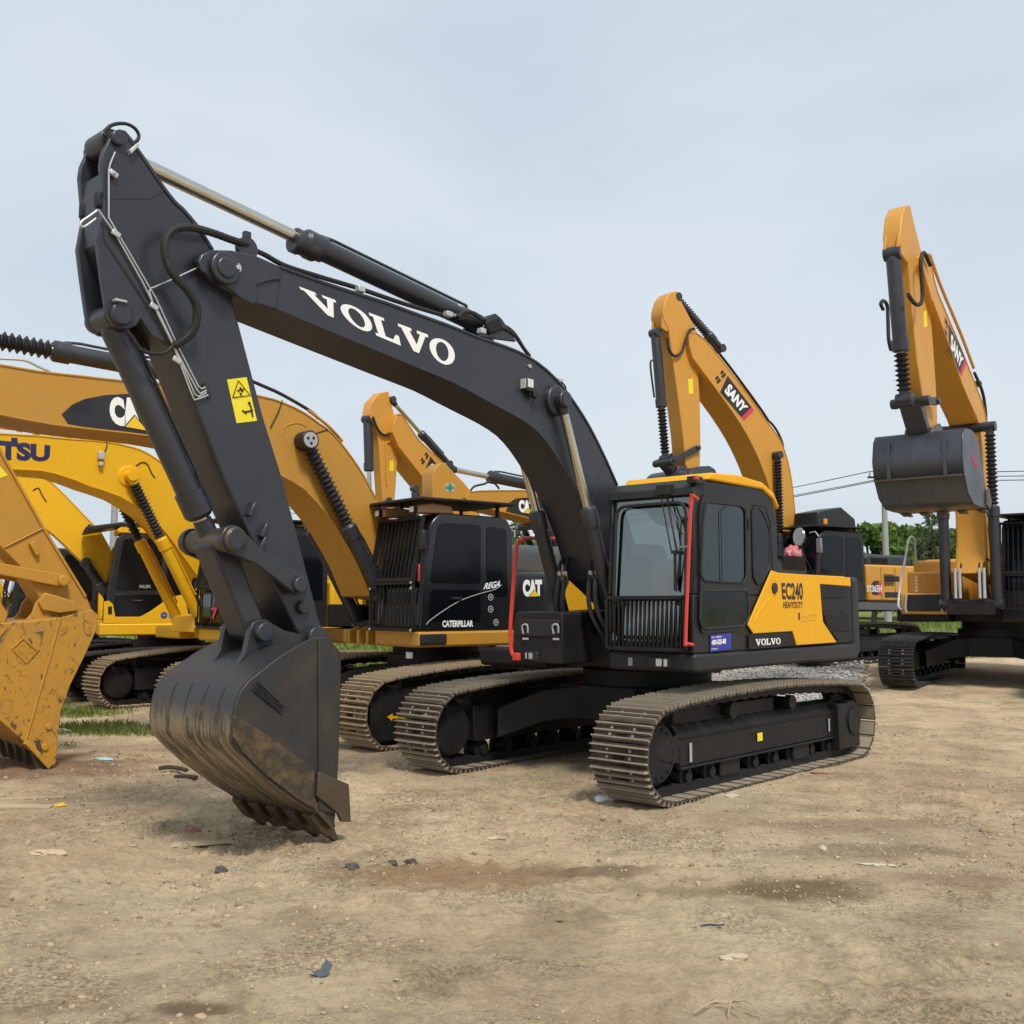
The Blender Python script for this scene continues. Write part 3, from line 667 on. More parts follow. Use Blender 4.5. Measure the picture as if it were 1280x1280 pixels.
    dz0, dz1 = T(650,795).z, T(650,774).z; ya_, yb_ = T(649,780).y, T(699,780).y
    MB().box(1.545, 1.565, ya_, yb_, dz0, dz1).build('hatch', BODYG, box, bevel=.012)
    for px_ in (657, 695):
        c = T(px_, 786, 1.57); l = MB(); l.tube([c+Vector((0,-.03,-.05)), c+Vector((.01,-.035,.03)), c+Vector((.01,.03,.04)), c+Vector((0,.03,-.04))], .010, 6, smooth=3); l.rbox(c+Vector((0,0,-.1)), (.015,.07,.02)); l.build('latch', PIPE, box)
    c = T(664, 820, 1.555); l = MB().rbox(c, (.02,.17,.10)).build('work_lamp', BLACKP, box, bevel=.01)
    MB().rbox(c+Vector((.012,.0,0)), (.006,.05,.06)).rbox(c+Vector((.012,-.06,0)), (.006,.02,.06)).build('lens', GREYV, l, bevel=.004)
    hr = hose([T(646,822), T(640,816), T(638,790), T(641,740), T(645,690), T(648,678), T(656,673,1.5), T(680,673,1.0), T(700,673,.5), T(706,668,.45), T(713,661,.4)], .021, RED, R_, 'handrail', 4)
    MB().rbox(T(646,821,1.56), (.05,.09,.08)).build('rail_foot', RED, hr, bevel=.01)
    # dark equipment between box and cab: tank, swing motor housing
    m_ = m.front; Q = [m_(p, -.25) for p in ((698,764.5),(714,724),(746,724),(750,733),(744,762))]; MB().px(Q, -.25, -.225).build('front_panel', VYEL, house, bevel=.006)
    MB().tube([(-.3,-1.2,2.02),(-.3,-1.2,2.12),(-.3,-.75,2.12),(-.3,-.75,2.02)], .018, 6).tube([(-.55,-1.2,2.02),(-.55,-1.2,2.16),(-.55,-.75,2.16)], .015, 6).build('top_rail', OCHRE, house)
    MB().box(-.32,-.27,-.93,-.86,2.03,2.2).build('marker_post', RED, house, bevel=.008)
    MB().box(-.2, 1.2, -.46, -1.40, 1.05, 1.24).build('right_deck', FRAME, R_, bevel=.04)
    MB().box(.3,.9,-.40,.42,1.24,1.50).build('boom_bracket', FRAME, R_, bevel=.02)
    # ---- boom
    bw = .24
    top = [(247,326),(252,318),(262,313.5),(288,314),(318,320),(350,332),(400,350),(442,364),(480,376),(518,390),(560,405),(600,421),(632,432),(659,444),(684,462),(704,483),(722,508),(738,534),(756,570),(772,606)]
    bot = [(757,724),(745,680),(735,650),(724,624),(712,600),(700,580),(686,558),(669,538),(646,522),(620,508),(594,494),(566,479),(530,464),(460,435),(400,410),(344,386.5),(310,377),(285,364),(262,348)]
    prof = m.sides(top, bw) + [(.42,2.12),(.14,1.93),(-.02,1.85),(-.07,1.74),(.0,1.63),(.14,1.60),(.55,1.66)] + m.sides(bot, bw)
    boom = MB().py(prof, -bw, bw).build('boom', DARK, R_, bevel=.012)
    # overhanging flange plates on top and underside
    pt = smooth2(m.sides(top[5:], bw), 2); pb = smooth2(m.sides(bot[:-3], bw), 2)
    fl = MB(); fl.sheet(pt, -bw-.012, bw+.012, .022); fl.sheet(pb, -bw-.012, bw+.012, .022)
    fl.build('flange', DARK, boom, bevel=.003)
    # cast boom nose
    P = [(246,329),(250,319),(262,313),(288,313.5),(318,320),(345,332),(350,350),(335,352),(318,357),(322,372),(316,382),(300,374),(285,362),(262,346),(250,340)]
    for sd in (1, -1):
        Q = m.sides(P, bw); y = sd*bw
        MB().py(Q, min(y, y+sd*.02), max(y, y+sd*.02)).build('nose_casting', DARK, boom, bevel=.012)
    pin = m.side((279,336), bw+.02)
    MB().cyl((pin[0], -bw-.06, pin[1]), (pin[0], bw+.06, pin[1]), .115, n=32).cyl((pin[0], bw+.05, pin[1]), (pin[0], bw+.075, pin[1]), .075, n=24).build('pivot_pin', DARK, boom, bevel=.012)
    c = m.p3((294.5,335), bw+.03); MB().cyl(c, c+Vector((0,.02,0)), .036, n=20).cyl(c, c+Vector((0,.035,0)), .018, n=6).build('bolt', PIPE, boom)
    m.letters('lettering', slab_geo('VOLVO'), [(393,387),(568,460),(569,431),(373.5,358)], bw+.003, WHITE, boom)
    for q in (((655,527),(684,466)), ((735,648),(757,573)), ((352,340),(346,385))):
        MB().tube([m.p3(p, bw+.001) for p in q], .005, 6).build('weld_bead', DARK, boom)
    # boom lamp
    c = m.p3((659,482), bw+.03); l = MB().rbox(c, (.11,.09,.12)).cyl(c+Vector((-.09,-.0,-.07)), c+Vector((-.09,.04,-.07)), .045, n=14).rbox(c+Vector((-.03,-.03,-.06)), (.03,.1,.05)).build('work_lamp', BLACKP, boom, bevel=.01)
    MB().rbox(c+Vector((.058,0,.01)), (.006,.07,.09)).rbox(c+Vector((.005,.047,.015)), (.08,.006,.08)).build('lens', LENS, l, bevel=.004)
    c = m.p3((661,458), bw+.002); MB().cyl(c, c+Vector((0,.02,0)), .018, n=10).build('bolt', PIPE, boom)
    # boom cylinders
    pA = m.p3((701,500), bw+.085); yA = pA.y
    MB().cyl((pA.x, -yA-.07, pA.z), (pA.x, yA+.07, pA.z), .085, n=24).cyl((pA.x,-bw-.06,pA.z),(pA.x,bw+.06,pA.z),.15,.15,n=28).build('cylinder_pin', DARK, boom, bevel=.015)
    Q = m.p3((756,725), yA); dd = Q - pA; base = pA + dd*((1.36 - pA.z)/dd.z)
    kk = (m.p3((738,631), yA) - base).length/(pA - base).length
    for sd in (1, -1):
        cylinder(m, 'boom_cylinder', (base.x, sd*yA, base.z), (pA.x, sd*yA, pA.z), kk, .074, .044, DARK)
    MB().cyl((base.x,-yA-.1,base.z),(base.x,yA+.1,base.z),.07,n=20).box(base.x-.3,base.x+.09,-.33,.33,1.1,1.42).build('cylinder_mount', FRAME, R_, bevel=.015)
    # ---- arm
    aw = .165
    left = [(131,214),(129,250),(130,300),(150,331),(180,377),(216,433),(242,500),(281,600),(320,686),(370,787)]
    right = [(404,801),(408,794),(399,775),(387,727),(369,658),(354,600),(329,520),(291,376),(267,310),(249,282),(230,259),(219,249),(200,223),(189,212),(176,208),(150,206)]
    arm = MB().py(m.sides(left, aw) + [m.side((385,805), aw), m.side((397,806), aw)] + m.sides(right, aw), -aw, aw).build('arm', DARK, R_, bevel=.014)
    # welded edge plates along the rear of the arm and ears for the two cylinders
    ed = m.sides([(163,172),(188,208),(200,226),(219,251),(230,261),(249,284),(267,312)], aw)
    MB().sheet(smooth2(ed, 3), -aw-.01, aw+.01, .022).build('edge_plate', DARK, arm)
    ear = m.sides([(130,250),(126,206),(128,192),(136,174),(141,165),(149,161),(157,163),(163,170),(168,181),(189,208),(200,223),(206,240),(190,250)], aw)
    for sd in (1,-1): MB().py(ear, sd*(aw-.022)-.023, sd*(aw-.022)+.024).build('arm_ear', DARK, arm, bevel=.008)
    pa = m.side((149,172), aw+.03); MB().cyl((pa[0],-aw-.035,pa[1]),(pa[0],aw+.035,pa[1]),.05,n=28).cyl((pa[0],-.11,pa[1]),(pa[0],.11,pa[1]),.088,n=28).build('pivot_pin', DARK, arm, bevel=.01)
    be = m.sides([(128,262),(136,300),(216,433),(190,420),(176,398),(171,407),(160,412),(150,411),(141,405),(135,396),(132,382),(126,340),(121,300)], .15)
    for sd in (1, -1): MB().py(be, sd*.13-.022, sd*.13+.022).build('cylinder_ear', DARK, arm, bevel=.008)
    pb_ = m.side((150,393), .15); MB().cyl((pb_[0],-.19,pb_[1]),(pb_[0],.19,pb_[1]),.075,n=24).build('ear_pin', DARK, arm, bevel=.01)
    for q in ([(143,373),(158,376),(158,379),(143,376)], [(161,188),(171,179),(173,183),(163,193)], [(138,215),(144,215),(144,218),(138,218)]):
        Q = m.sides(q, aw+.03); MB().py(Q, aw+.0, aw+.045).build('grease_block', PIPE, arm, bevel=.004)
    # stub brackets on arm
    for p in ((312,637),(327,663),(325,680)):
        c = m.p3(p, aw); MB().rbox(c+Vector((0,.02,0)), (.03,.05,.11), Matrix.Rotation(-.5,3,'Y')).build('hose_bracket', DARK, arm, bevel=.006)
    for p in ((377,759),(374,731)):
        c = m.p3(p, aw); MB().cyl(c, c+Vector((0,.04,0)), .05, n=18).build('plug', DARK, arm, bevel=.008)
    # steel pipes along the arm with clamps
    a2 = aw+.022; S3 = lambda L_: [m.p3(p, a2) for p in L_]
    pm = MB()
    pm.tube(S3([(144,190),(138,204),(136,213),(136,272),(164,320),(195,373),(222,432),(248,483),(252,486),(257,484)]), .0058, 6)
    pm.tube(S3([(123,262),(144,292),(178,352),(214,425),(239,491),(243,500),(250,498),(260,494)]), .0058, 6)
    pm.tube(S3([(248,334),(218,348),(188,361),(186.5,364),(192,382),(221,440),(246,487),(250,492),(258,488)]), .0058, 6)
    pm.tube(S3([(196,386),(220,437),(243,492),(248,496),(258,491)]), .0058, 6)
    pm.build('steel_pipe', PIPE, arm)
    cl = MB()
    for p in ((145,292),(192.5,383),(221,450),(142,217)): cl.rbox(m.p3(p, a2+.004), (.06,.02,.035), Matrix.Rotation(-.4,3,'Y'))
    cl.build('pipe_clamp', PIPE, arm, bevel=.004)
    MB().py(m.sides([(252,480),(256,478),(264,496),(260,499)], aw), aw, aw+.01).build('port_plate', INKB, arm)
    # warning sticker
    ws = m.panel('warning_sticker', [(283.5,474.5),(308,471.5),(321,526),(295.5,529)], aw, .003, STY, arm, bevel=0)
    q = [m.p3(p, aw+.006) for p in ((291,497),(313,494),(298,476))]; MB().tube(q+[q[0]], .004, 4).build('warning_triangle', INKB, ws)
    pi = MB()
    for a_, b_ in (((297,489),(300,487)),((302,489),(305,486)),((300,491),(302,494)),((300,484),(303,490)),((306,515),(316,513)),((313,506),(316,521)),((303,513),(308,517))): pi.tube([m.p3(a_, aw+.006), m.p3(b_, aw+.006)], .006, 5)
    c = m.p3((311.5,504), aw+.006); pi.cyl(c, c+Vector((0,.004,0)), .011, n=10); pi.build('pictogram', INKB, ws)
    # hoses
    a3 = bw+.05
    hose([m.p3(p, y) for p, y in (((309,306),.16),((290,300),.2),((262,290),.26),((235,284),.30),((215,288),.30),((206,303),.30),((208,325),.30),((218,345),.31),((236,365),.30),((246,385),.29),((243,410),.26),((230,425),.22),((217,432),a2))], .026, RUBBER, R_, 'spiral_hose', 10, .14)
    hose([m.p3(p, a2) for p in ((216,433),(205,441),(190,442),(176,437),(166,422),(158,413))], .013, RUBBER, R_, 'hose')
    hose([m.p3(p, .15) for p in ((131,170),(132,163),(141,156),(156,154.5),(168,160),(173.5,169),(171,176),(163,180))], .012, RUBBER, R_, 'hose')
    hose([m.p3(p, .12) for p in ((123,262),(112,270),(102,277),(101,282),(106,283),(120,273))], .007, PIPE, R_, 'hose')
    for p, yy in (((124,250),.12),((105,264),-.12)):
        c = m.p3(p, yy); MB().rbox(c, (.05,.06,.10)).build('hose_clamp', RUBBER, arm, bevel=.01)
    hose([m.p3(p, .16) for p in ((309,309),(330,318),(356,332),(400,346),(450,361),(500,378),(560,396))], .020, RUBBER, R_, 'hose')
    r1 = MB(); c = m.p3((308,311), .16); r1.lathe(c+Vector((0,-.02,0)), c+Vector((0,.02,0)), [(0,.07),(0,.085),(.04,.085),(.04,.06)], 18); r1.rbox(c+Vector((0,0,.10)), (.05,.04,.05)); r1.build('hose_ring', DARK, boom)
    for p in ((450,362),(560,393),(602,414)):
        c = m.p3(p, .20); MB().rbox(c, (.07,.06,.05)).build('pipe_clamp', PIPE, boom, bevel=.008)
    # ---- arm cylinder
    c0 = m.p3((606,409), 0); c1 = Vector((pa[0], 0, pa[1]))
    cyl_ = cylinder(m, 'arm_cylinder', c0, c1, ((m.p3((377,305),0)-c0).length/(c1-c0).length), .088, .050, DARK)
    rg = MB(); d_ = (c1-c0).normalized(); K = m.p3((384,308), 0)
    rg.lathe(K-d_*.10, K+d_*.14, [(0,.080),(.03,.098),(.10,.098),(.11,.090),(.17,.090),(.18,.10),(.23,.10),(.24,.088)], 26); rg.build('gland', DARK, cyl_)
    br = m.sides([(585,424),(596,398),(606,395),(614,402),(632,430)], .0)
    for yy in (-.12, .12): MB().py(br, yy-.02, yy+.02).build('cylinder_bracket', DARK, boom, bevel=.008)
    for k, off in enumerate((.06, -.06, .14)):
        hose([m.p3(p, off) for p in ((572,398-k),(580,398-4*k),(590,391),(600,396+k),(612,402),(626,405+2*k),(642,416+k),(655,436),(662,445))], .018, RUBBER, R_, 'hose')
    vb = m.p3((612,408), .1); MB().rbox(vb, (.22,.14,.13), Matrix.Rotation(.45,3,'Y')).build('valve_block', FRAME, boom, bevel=.02)
    for p in ((574,385),(566,392),(700,477)): 
        c = m.p3(p, .05); MB().rbox(c, (.06,.05,.06)).build('pipe_clamp', PIPE, boom, bevel=.008)
    hose([m.p3(p, .2) for p in ((696,478),(702,478),(707,484),(706,490))], .008, RUBBER, R_, 'hose')
    # ---- bucket linkage
    b0 = Vector((pb_[0], 0, pb_[1])); lk = m.side((292,674), .27); b1 = Vector((lk[0], 0, lk[1]))
    cylinder(m, 'bucket_cylinder', b0, b1, (m.p3((240,652),0)-b0).length/(b1-b0).length, .088, .050, DARK)
    lk = m.side((292,674), .27); ap = m.side((370,731), aw+.07); kp = m.side((326,790), .16)
    MB().cyl((lk[0],-.31,lk[1]),(lk[0],.31,lk[1]),.085,n=28).build('link_pin', LIPST, R_, bevel=.01)
    for sd in (1, -1):
        u = Vector((ap[0]-lk[0], ap[1]-lk[1])); l = u.length; u.normalize(); n2 = Vector((-u.y, u.x))
        pr = arc(lk[0], lk[1], .10, math.degrees(math.atan2(n2.y,n2.x)), math.degrees(math.atan2(n2.y,n2.x))+180, 10) + [(lk[0]+u.x*.25-n2.x*.055, lk[1]+u.y*.25-n2.y*.055)] + arc(ap[0], ap[1], .075, math.degrees(math.atan2(-n2.y,-n2.x)), math.degrees(math.atan2(-n2.y,-n2.x))+180, 10) + [(lk[0]+u.x*.25+n2.x*.055, lk[1]+u.y*.25+n2.y*.055)]
        y = sd*.245
        MB().py(pr, y-.028, y+.028).cyl((lk[0],y,lk[1]),(lk[0],y+sd*.07,lk[1]),.075,n=20).cyl((ap[0],y,ap[1]),(ap[0],y+sd*.06,ap[1]),.06,n=20).build('side_link', DARK, R_, bevel=.01)
    MB().cyl((ap[0],-.25,ap[1]),(ap[0],.25,ap[1]),.05,n=20).build('arm_pin', DARK, R_)
    u = Vector((kp[0]-lk[0], kp[1]-lk[1])).normalized(); n2 = Vector((-u.y, u.x))
    P = lambda q, a_, b_: (q[0]+u.x*a_+n2.x*b_, q[1]+u.y*a_+n2.y*b_)
    lb = MB(); lb.py([P(lk,.0,.10), P(lk,.12,.085), P(kp,-.12,.085), P(kp,.0,.09), P(kp,.085,0), P(kp,.0,-.09), P(kp,-.12,-.085), P(lk,.12,-.085), P(lk,0,-.10), P(lk,-.09,0)], -.125, .125)
    lb.build('bucket_link', DARK, R_, bevel=.02)
    # ---- bucket
    hw_ = .50
    prof = m.sides([(421,812),(408,797),(388,797),(372,806),(348,820),(326,837),(309,851),(299,863),(293,878),(289,900),(289,924),(294,935),(303,945),(331,972),(373,1003),(392,1015),(410,1030),(415,1030),(417,1020),(421,948),(424,842),(424,816)], hw_)
    ears = m.sides([(292,836),(304,816),(310,789),(314,779),(320,775),(331,774),(341,781),(354,788),(375,793),(390,792),(402,789),(410,793),(414,801),(408,809),(373,809),(348,824),(326,841)], .16)
    lip = m.side((408,1027), hw_); tip = m.side((428,1053), hw_)
    cut = m.sides([(396,964),(434,980),(436.5,1027),(425,1027),(420,1016),(394,995)], hw_+.03)
    bk = bucket(m, prof, (3, 17), hw_, ears, .155, MUDB, LIPST, R_, 5, tip, lip, cut, True, SIDEB)
    for p in ((395,797),):
        c = m.side(p, .2); MB().cyl((c[0],-.23,c[1]),(c[0],.23,c[1]),.085,n=24).build('bucket_pin', DARK, bk, bevel=.01)
    c = m.side((327,790), .18); MB().cyl((c[0],-.24,c[1]),(c[0],.24,c[1]),.07,n=24).build('bucket_pin', DARK, bk, bevel=.01)
    # stiffener and wear plate with raised lettering on the near side plate
    ys = hw_+.022
    m.panel('wear_plate', [(291,893),(326,914),(386,956),(392,960),(391,1010),(373,1000),(331,968),(303,941),(290,920)], ys, .010, RUSTW, bk, bevel=.003)
    m.panel('stiffener', [(397,800),(421,812),(424,842),(417,1018),(397,1012)], ys, .014, SIDEB, bk, bevel=.004)
    m.letters('raised_lettering', text_geo('BOLUO', .05), [(318,865),(350,891),(355,882),(324,856)], ys+.012, SLOT, bk)
    Q = [m.p3(p, ys+.006) for p in ((315,862),(353,893),(357,884),(322,852))]; MB().tube(Q+[Q[0]], .004, 4).build('nameplate_edge', BUCKET, bk)
    # front hoses feeding the boom
    for k, yy in enumerate((.18, .26, -.14, -.22)):
        A = m.p3((733,748) if yy > 0 else (722,748), yy)
        hose([(base.x+.28, yy, 2.02), (base.x+.32, yy, 1.86), (base.x+.30, yy*1.1, 1.62), (base.x+.20, yy*1.2+.10, 1.36), (base.x-.1, yy*1.1+.10, 1.30)], .024, RUBBER, R_, 'hose')
        hose([(.35, yy*.8, 2.12), (.62, yy, 2.22), (base.x+.14, yy, 2.20), (base.x+.27, yy, 2.12), (base.x+.28, yy, 2.0)], .020, RUBBER, R_, 'hose')
        MB().cyl((base.x+.28, yy, 1.96), (base.x+.28, yy, 2.05), .027, n=12).build('hose_fitting', STEEL, R_)
    return m
build_foreground()

# ================================================================== shared pieces of the other machines
def std_upper(m, col, deckcol, cabcol, cwcol, hoodcol=None, hw=1.5, xf=1.35, xr=-3.1, zd=1.14, zk=1.36, zt=2.12, cab=(-.42, 1.33, .45, 1.42, 3.0), front_bars=False, toolbox=True, visor=None, cw_x=-2.0, hood=True):
    R_ = m.root; hoodcol = hoodcol or col
    d = MB(); d.pz(roundpoly([(xf,.44),(xf,hw),(cw_x,hw),(cw_x,-hw),(xf-.1,-hw),(xf-.1,-.5),(.2,-.5),(.2,.44)], .04), zd, zk)
    d.build('deck', deckcol, R_, bevel=.03)
    MB().box(.2, 1.05, -.49, .43, zd+.01, zk-.03).build('boom_bracket', deckcol, R_, bevel=.02)
    h = MB(); h.pz([(cab[0]-.03, hw-.02), (cw_x+.01, hw-.02), (cw_x+.01, -hw+.02), (cab[0]-.03, -hw+.02)], zk, zt)
    house = h.build('engine_house', col, R_, bevel=.05)
    h = MB().pz([(.35, -.52), (.35, -hw+.04), (cab[0]-.02, -hw+.04), (cab[0]-.02, -.52)], zk, zt-.05); h.build('fuel_tank', col, R_, bevel=.05)
    for x in (cab[0]-.55, cab[0]-1.1): MB().box(x-.006, x+.006, hw-.024, hw-.015, zk+.05, zt-.06).build('door_seam', SLOT, house)
    g = MB()
    for k in range(7): g.box(cab[0]-1.05, cab[0]-.65, hw-.02, hw-.008, zk+.38+k*.04, zk+.398+k*.04)
    g.build('louvre', SLOT, house)
    MB().pz(roundpoly([(cw_x, hw), (cw_x-.35, hw), (xr+.1, .95), (xr, 0), (xr+.1, -.95), (cw_x-.35, -hw), (cw_x, -hw)], .22, 6), zd+.02, zt+.02).build('counterweight', cwcol, R_, bevel=.07, seg=3)
    if hood:
        e = MB().px(roundpoly([(.95, zt-.01), (.92, zt+.24), (.8, zt+.30), (-.85, zt+.30), (-.95, zt-.01)], .07), cw_x-.25, cab[0]-.75); hd = e.build('engine_hood', hoodcol, R_, bevel=.04)
        s = MB()
        for k in range(9): x = cab[0]-1.0-.07*k; s.box(x-.02, x+.02, .85, .953, zt+.06, zt+.2)
        s.build('louvre', SLOT, hd)
        MB().cyl((cw_x+.35, -.5, zt+.25), (cw_x+.35, -.5, zt+.75), .06, n=16).build('exhaust_pipe', FRAME, hd)
    if toolbox:
        t = MB().px([(-hw,zk),(-.55,zk),(-.55,zt-.42),(-.60,zt-.38),(-hw+.12,zt-.38),(-hw,zt-.5)], .36, xf+.02); tb = t.build('tool_box', col, R_, bevel=.04)
        MB().box(xf+.015, xf+.035, -hw+.15, -.68, zk+.08, zk+.25).build('hatch', INKB, tb, bevel=.01)
    # cab
    x0, x1, y0, y1, zr = cab
    so = roundpoly([(x1+.03,zk),(x1,zk+.55),(x1-.13,zr-.14),(x1-.28,zr),(x0+.12,zr),(x0,zr-.18),(x0,zk)], .08)
    cb = MB().py(so, y0, y1).build('cab', cabcol, R_, bevel=.03, seg=3)
    ws = [(x1-.13,zk+.62),(x1-.25,zr-.16),(x1-.34,zr-.13),(x1-.95,zr-.13),(x1-.95,zk+.62)]
    MB().py(roundpoly(ws,.06), y1, y1+.008).build('window', GLS, cb, bevel=.002)
    MB().py(roundpoly([(x1-.1,zk+.12),(x1-.13,zk+.54),(x1-.95,zk+.54),(x1-.95,zk+.12)],.05), y1, y1+.006).build('lower_panel', GLS, cb, bevel=.002)
    MB().py(roundpoly([(x1-1.05,zk+.45),(x1-1.05,zr-.14),(x0+.13,zr-.16),(x0+.1,zk+.45)],.06), y1, y1+.008).build('rear_side_window', GLS, cb, bevel=.002)
    a, b = (x1+.006, zk+.5), (x1-.125, zr-.16)
    MB().add([(x1+.012,y0+.07,zk+.30),(x1+.012,y1-.07,zk+.30),(a[0]+.004,y1-.07,a[1]),(b[0]+.006,y1-.09,b[1]),(b[0]+.006,y0+.09,b[1]),(a[0]+.004,y0+.07,a[1])], [(0,1,2,5),(5,2,3,4)]).build('windscreen', GLS, cb, smooth=0)
    MB().cyl((x1-.45,y1+.02,zk+.42),(x1-.62,y1+.02,zk+.42),.02,n=8).build('door_handle', FRAME, cb)
    if front_bars:
        f = MB(); xb = x1+.10
        bars(f, xb+.02, y0+.02, y1-.02, zk+.03, zk+.62, 11, .012)
        f.box(xb, xb+.04, y0, y1, zk, zk+.035); f.box(xb, xb+.04, y0, y1, zk+.60, zk+.64); f.box(xb,xb+.04,y0,y0+.03,zk,zk+.62); f.box(xb,xb+.04,y1-.03,y1,zk,zk+.62)
        f.box(x1-.02,xb,y0+.05,y0+.09,zk+.05,zk+.09); f.box(x1-.02,xb,y1-.09,y1-.05,zk+.05,zk+.09)
        # raked upper half
        up = Matrix.Rotation(-math.atan2(.145, zr-.1-zk-.66), 3, 'Y'); zc = (zk+.66+zr-.08)/2; hh = zr-.08-zk-.66
        for k in range(11):
            y = y0+.02+(y1-y0-.04)*(k+.5)/11; f.rbox((xb-.05, y, zc), (.03, .014, hh), up)
        for s in (1,-1): f.rbox((xb-.05-.07*s, (y0+y1)/2, zc+s*hh/2), (.05, y1-y0, .04), up)
        f.rbox((xb-.05, y0+.01, zc), (.045,.03,hh), up); f.rbox((xb-.05, y1-.01, zc), (.045,.03,hh), up)
        f.build('front_guard', FRAME, cb, bevel=.002)
        for yy in (y0+.03, y1-.03):
            for zz in (zk+.02, zk+.55, zk+.62): MB().cyl((xb+.04,yy,zz),(xb+.052,yy,zz),.018,n=8).build('bolt', PIPE, cb)
    if visor:
        vz = 0. if visor is True else visor
        MB().py([(x1+.12,zr+.05+vz),(x1+.10,zr+.09+vz),(x0+.1,zr+.10+vz),(x0-.02,zr+.07+vz)], y0-.08, y1+.10).build('roof_guard', FRAME, cb, bevel=.01)
        for x in (x1-.3, x0+.2):
            for y in (y0+.1, y1-.1): MB().box(x-.02,x+.02,y-.02,y+.02,zr-.02,zr+.07+vz).build('guard_post', FRAME, cb)
    m.cab = cb; m.house = house
    return cb, house

def std_boom(m, top, bot, bw, col, foot=(.05, 1.82), tips=None):
    fx, fz = foot
    A = m.sides(top, bw); B = m.sides(bot, bw)
    prof = A + [(fx+.14,fz+.20),(fx-.02,fz+.17),(fx-.15,fz+.03),(fx-.10,fz-.12),(fx+.05,fz-.18),(fx+.35,fz-.13)] + B
    boom = MB().py(prof, -bw, bw).build('boom', col, m.root, bevel=.015)
    f = MB(); f.sheet(smooth2(A[1:], 2), -bw-.012, bw+.012, .02); f.sheet(smooth2(B[:-1], 2), -bw-.012, bw+.012, .02); f.build('flange', col, boom, bevel=.003)
    MB().cyl((fx,-bw-.06,fz),(fx,bw+.06,fz),.13,n=24).build('pivot_pin', col, boom, bevel=.01)
    return boom
def boom_cyls(m, pin, base, y, k, col, rb=.085, bel=.05, rod=None, pincol=None, boom=None, mount=None):
    MB().cyl((pin[0],-y-.06,pin[1]),(pin[0],y+.06,pin[1]),.085,n=22).build('cylinder_pin', pincol or col, boom or m.root, bevel=.012)
    for sd in (1,-1): cylinder(m, 'boom_cylinder', (base[0],sd*y,base[1]), (pin[0],sd*y,pin[1]), k, rb, .05, col, rod, bel=bel)
    MB().cyl((base[0],-y-.1,base[1]),(base[0],y+.1,base[1]),.075,n=18).box(base[0]-.25,base[0]+.1,-.42,.42,base[1]-.2,base[1]+.06).build('cylinder_mount', mount or FRAME, m.root, bevel=.012)
    for yy in (.16,-.16,.24):
        hose([(base[0]-.5, yy, base[1]+.75),(base[0]-.15,yy,base[1]+.82),(base[0]+.02,yy,base[1]+.6),(base[0]-.1,yy*1.2,base[1]+.1)], .022, RUBBER, m.root)
def strip_pipe(m, P, y, r, mat, par, name='steel_pipe'): return MB().tube([m.p3(p, y) for p in P], r, 6, smooth=3).build(name, mat, par)
TRI = ([(0,0),(1,0),(.5,1)], [(0,1,2)]); SQ = ([(0,0),(1,0),(1,1),(0,1)], [(0,1,2,3)])
def cat_word(m, q, y, par):
    m.letters('lettering', text_geo('CAT', .07, 0, .95), q, y, WHITE, par)
    bl, br, tr, tl = [m.p3(p, y+.002) for p in q]
    at = lambda a, b: (bl*(1-a)+br*a)*(1-b)+(tl*(1-a)+tr*a)*b
    MB().add([at(.30,-.02), at(.86,-.02), at(.60,.46)], [(0,1,2)]).build('logo_triangle_edge', INKB, par, smooth=0, recalc=False)
    up = Vector((0,.002,0)); MB().add([at(.34,.0)+up, at(.82,.0)+up, at(.60,.41)+up], [(0,1,2)]).build('logo_triangle', TRIY, par, smooth=0, recalc=False)
def link_set(m, lk, ap, kp, hw, col, lw=.13):
    """side links and bucket link between link pin lk, arm pin ap and bucket pin kp"""
    for sd in (1,-1):
        u = Vector((ap[0]-lk[0], ap[1]-lk[1])).normalized(); n = Vector((-u.y,u.x)); y = sd*hw
        pr = [(lk[0]-u.x*.09,lk[1]-u.y*.09),(lk[0]+n.x*.09,lk[1]+n.y*.09),(lk[0]+u.x*.2+n.x*.06,lk[1]+u.y*.2+n.y*.06),(ap[0]+n.x*.07,ap[1]+n.y*.07),(ap[0]+u.x*.08,ap[1]+u.y*.08),(ap[0]-n.x*.07,ap[1]-n.y*.07),(lk[0]+u.x*.2-n.x*.06,lk[1]+u.y*.2-n.y*.06),(lk[0]-n.x*.09,lk[1]-n.y*.09)]
        MB().py(roundpoly(pr,.04), y-.03, y+.03).cyl((ap[0],y,ap[1]),(ap[0],y+sd*.06,ap[1]),.055,n=18).cyl((lk[0],y,lk[1]),(lk[0],y+sd*.06,lk[1]),.065,n=18).build('side_link', col, m.root, bevel=.01)
    MB().cyl((lk[0],-hw-.06,lk[1]),(lk[0],hw+.06,lk[1]),.08,n=22).build('link_pin', col, m.root, bevel=.01)
    u = Vector((kp[0]-lk[0], kp[1]-lk[1])).normalized(); n = Vector((-u.y,u.x))
    pr = [(lk[0]-u.x*.09,lk[1]-u.y*.09),(lk[0]+n.x*.09,lk[1]+n.y*.09),(kp[0]+n.x*.085,kp[1]+n.y*.085),(kp[0]+u.x*.085,kp[1]+u.y*.085),(kp[0]-n.x*.085,kp[1]-n.y*.085),(lk[0]-n.x*.09,lk[1]-n.y*.09)]
    MB().py(pr, -lw, lw).build('bucket_link', col, m.root, bevel=.02)
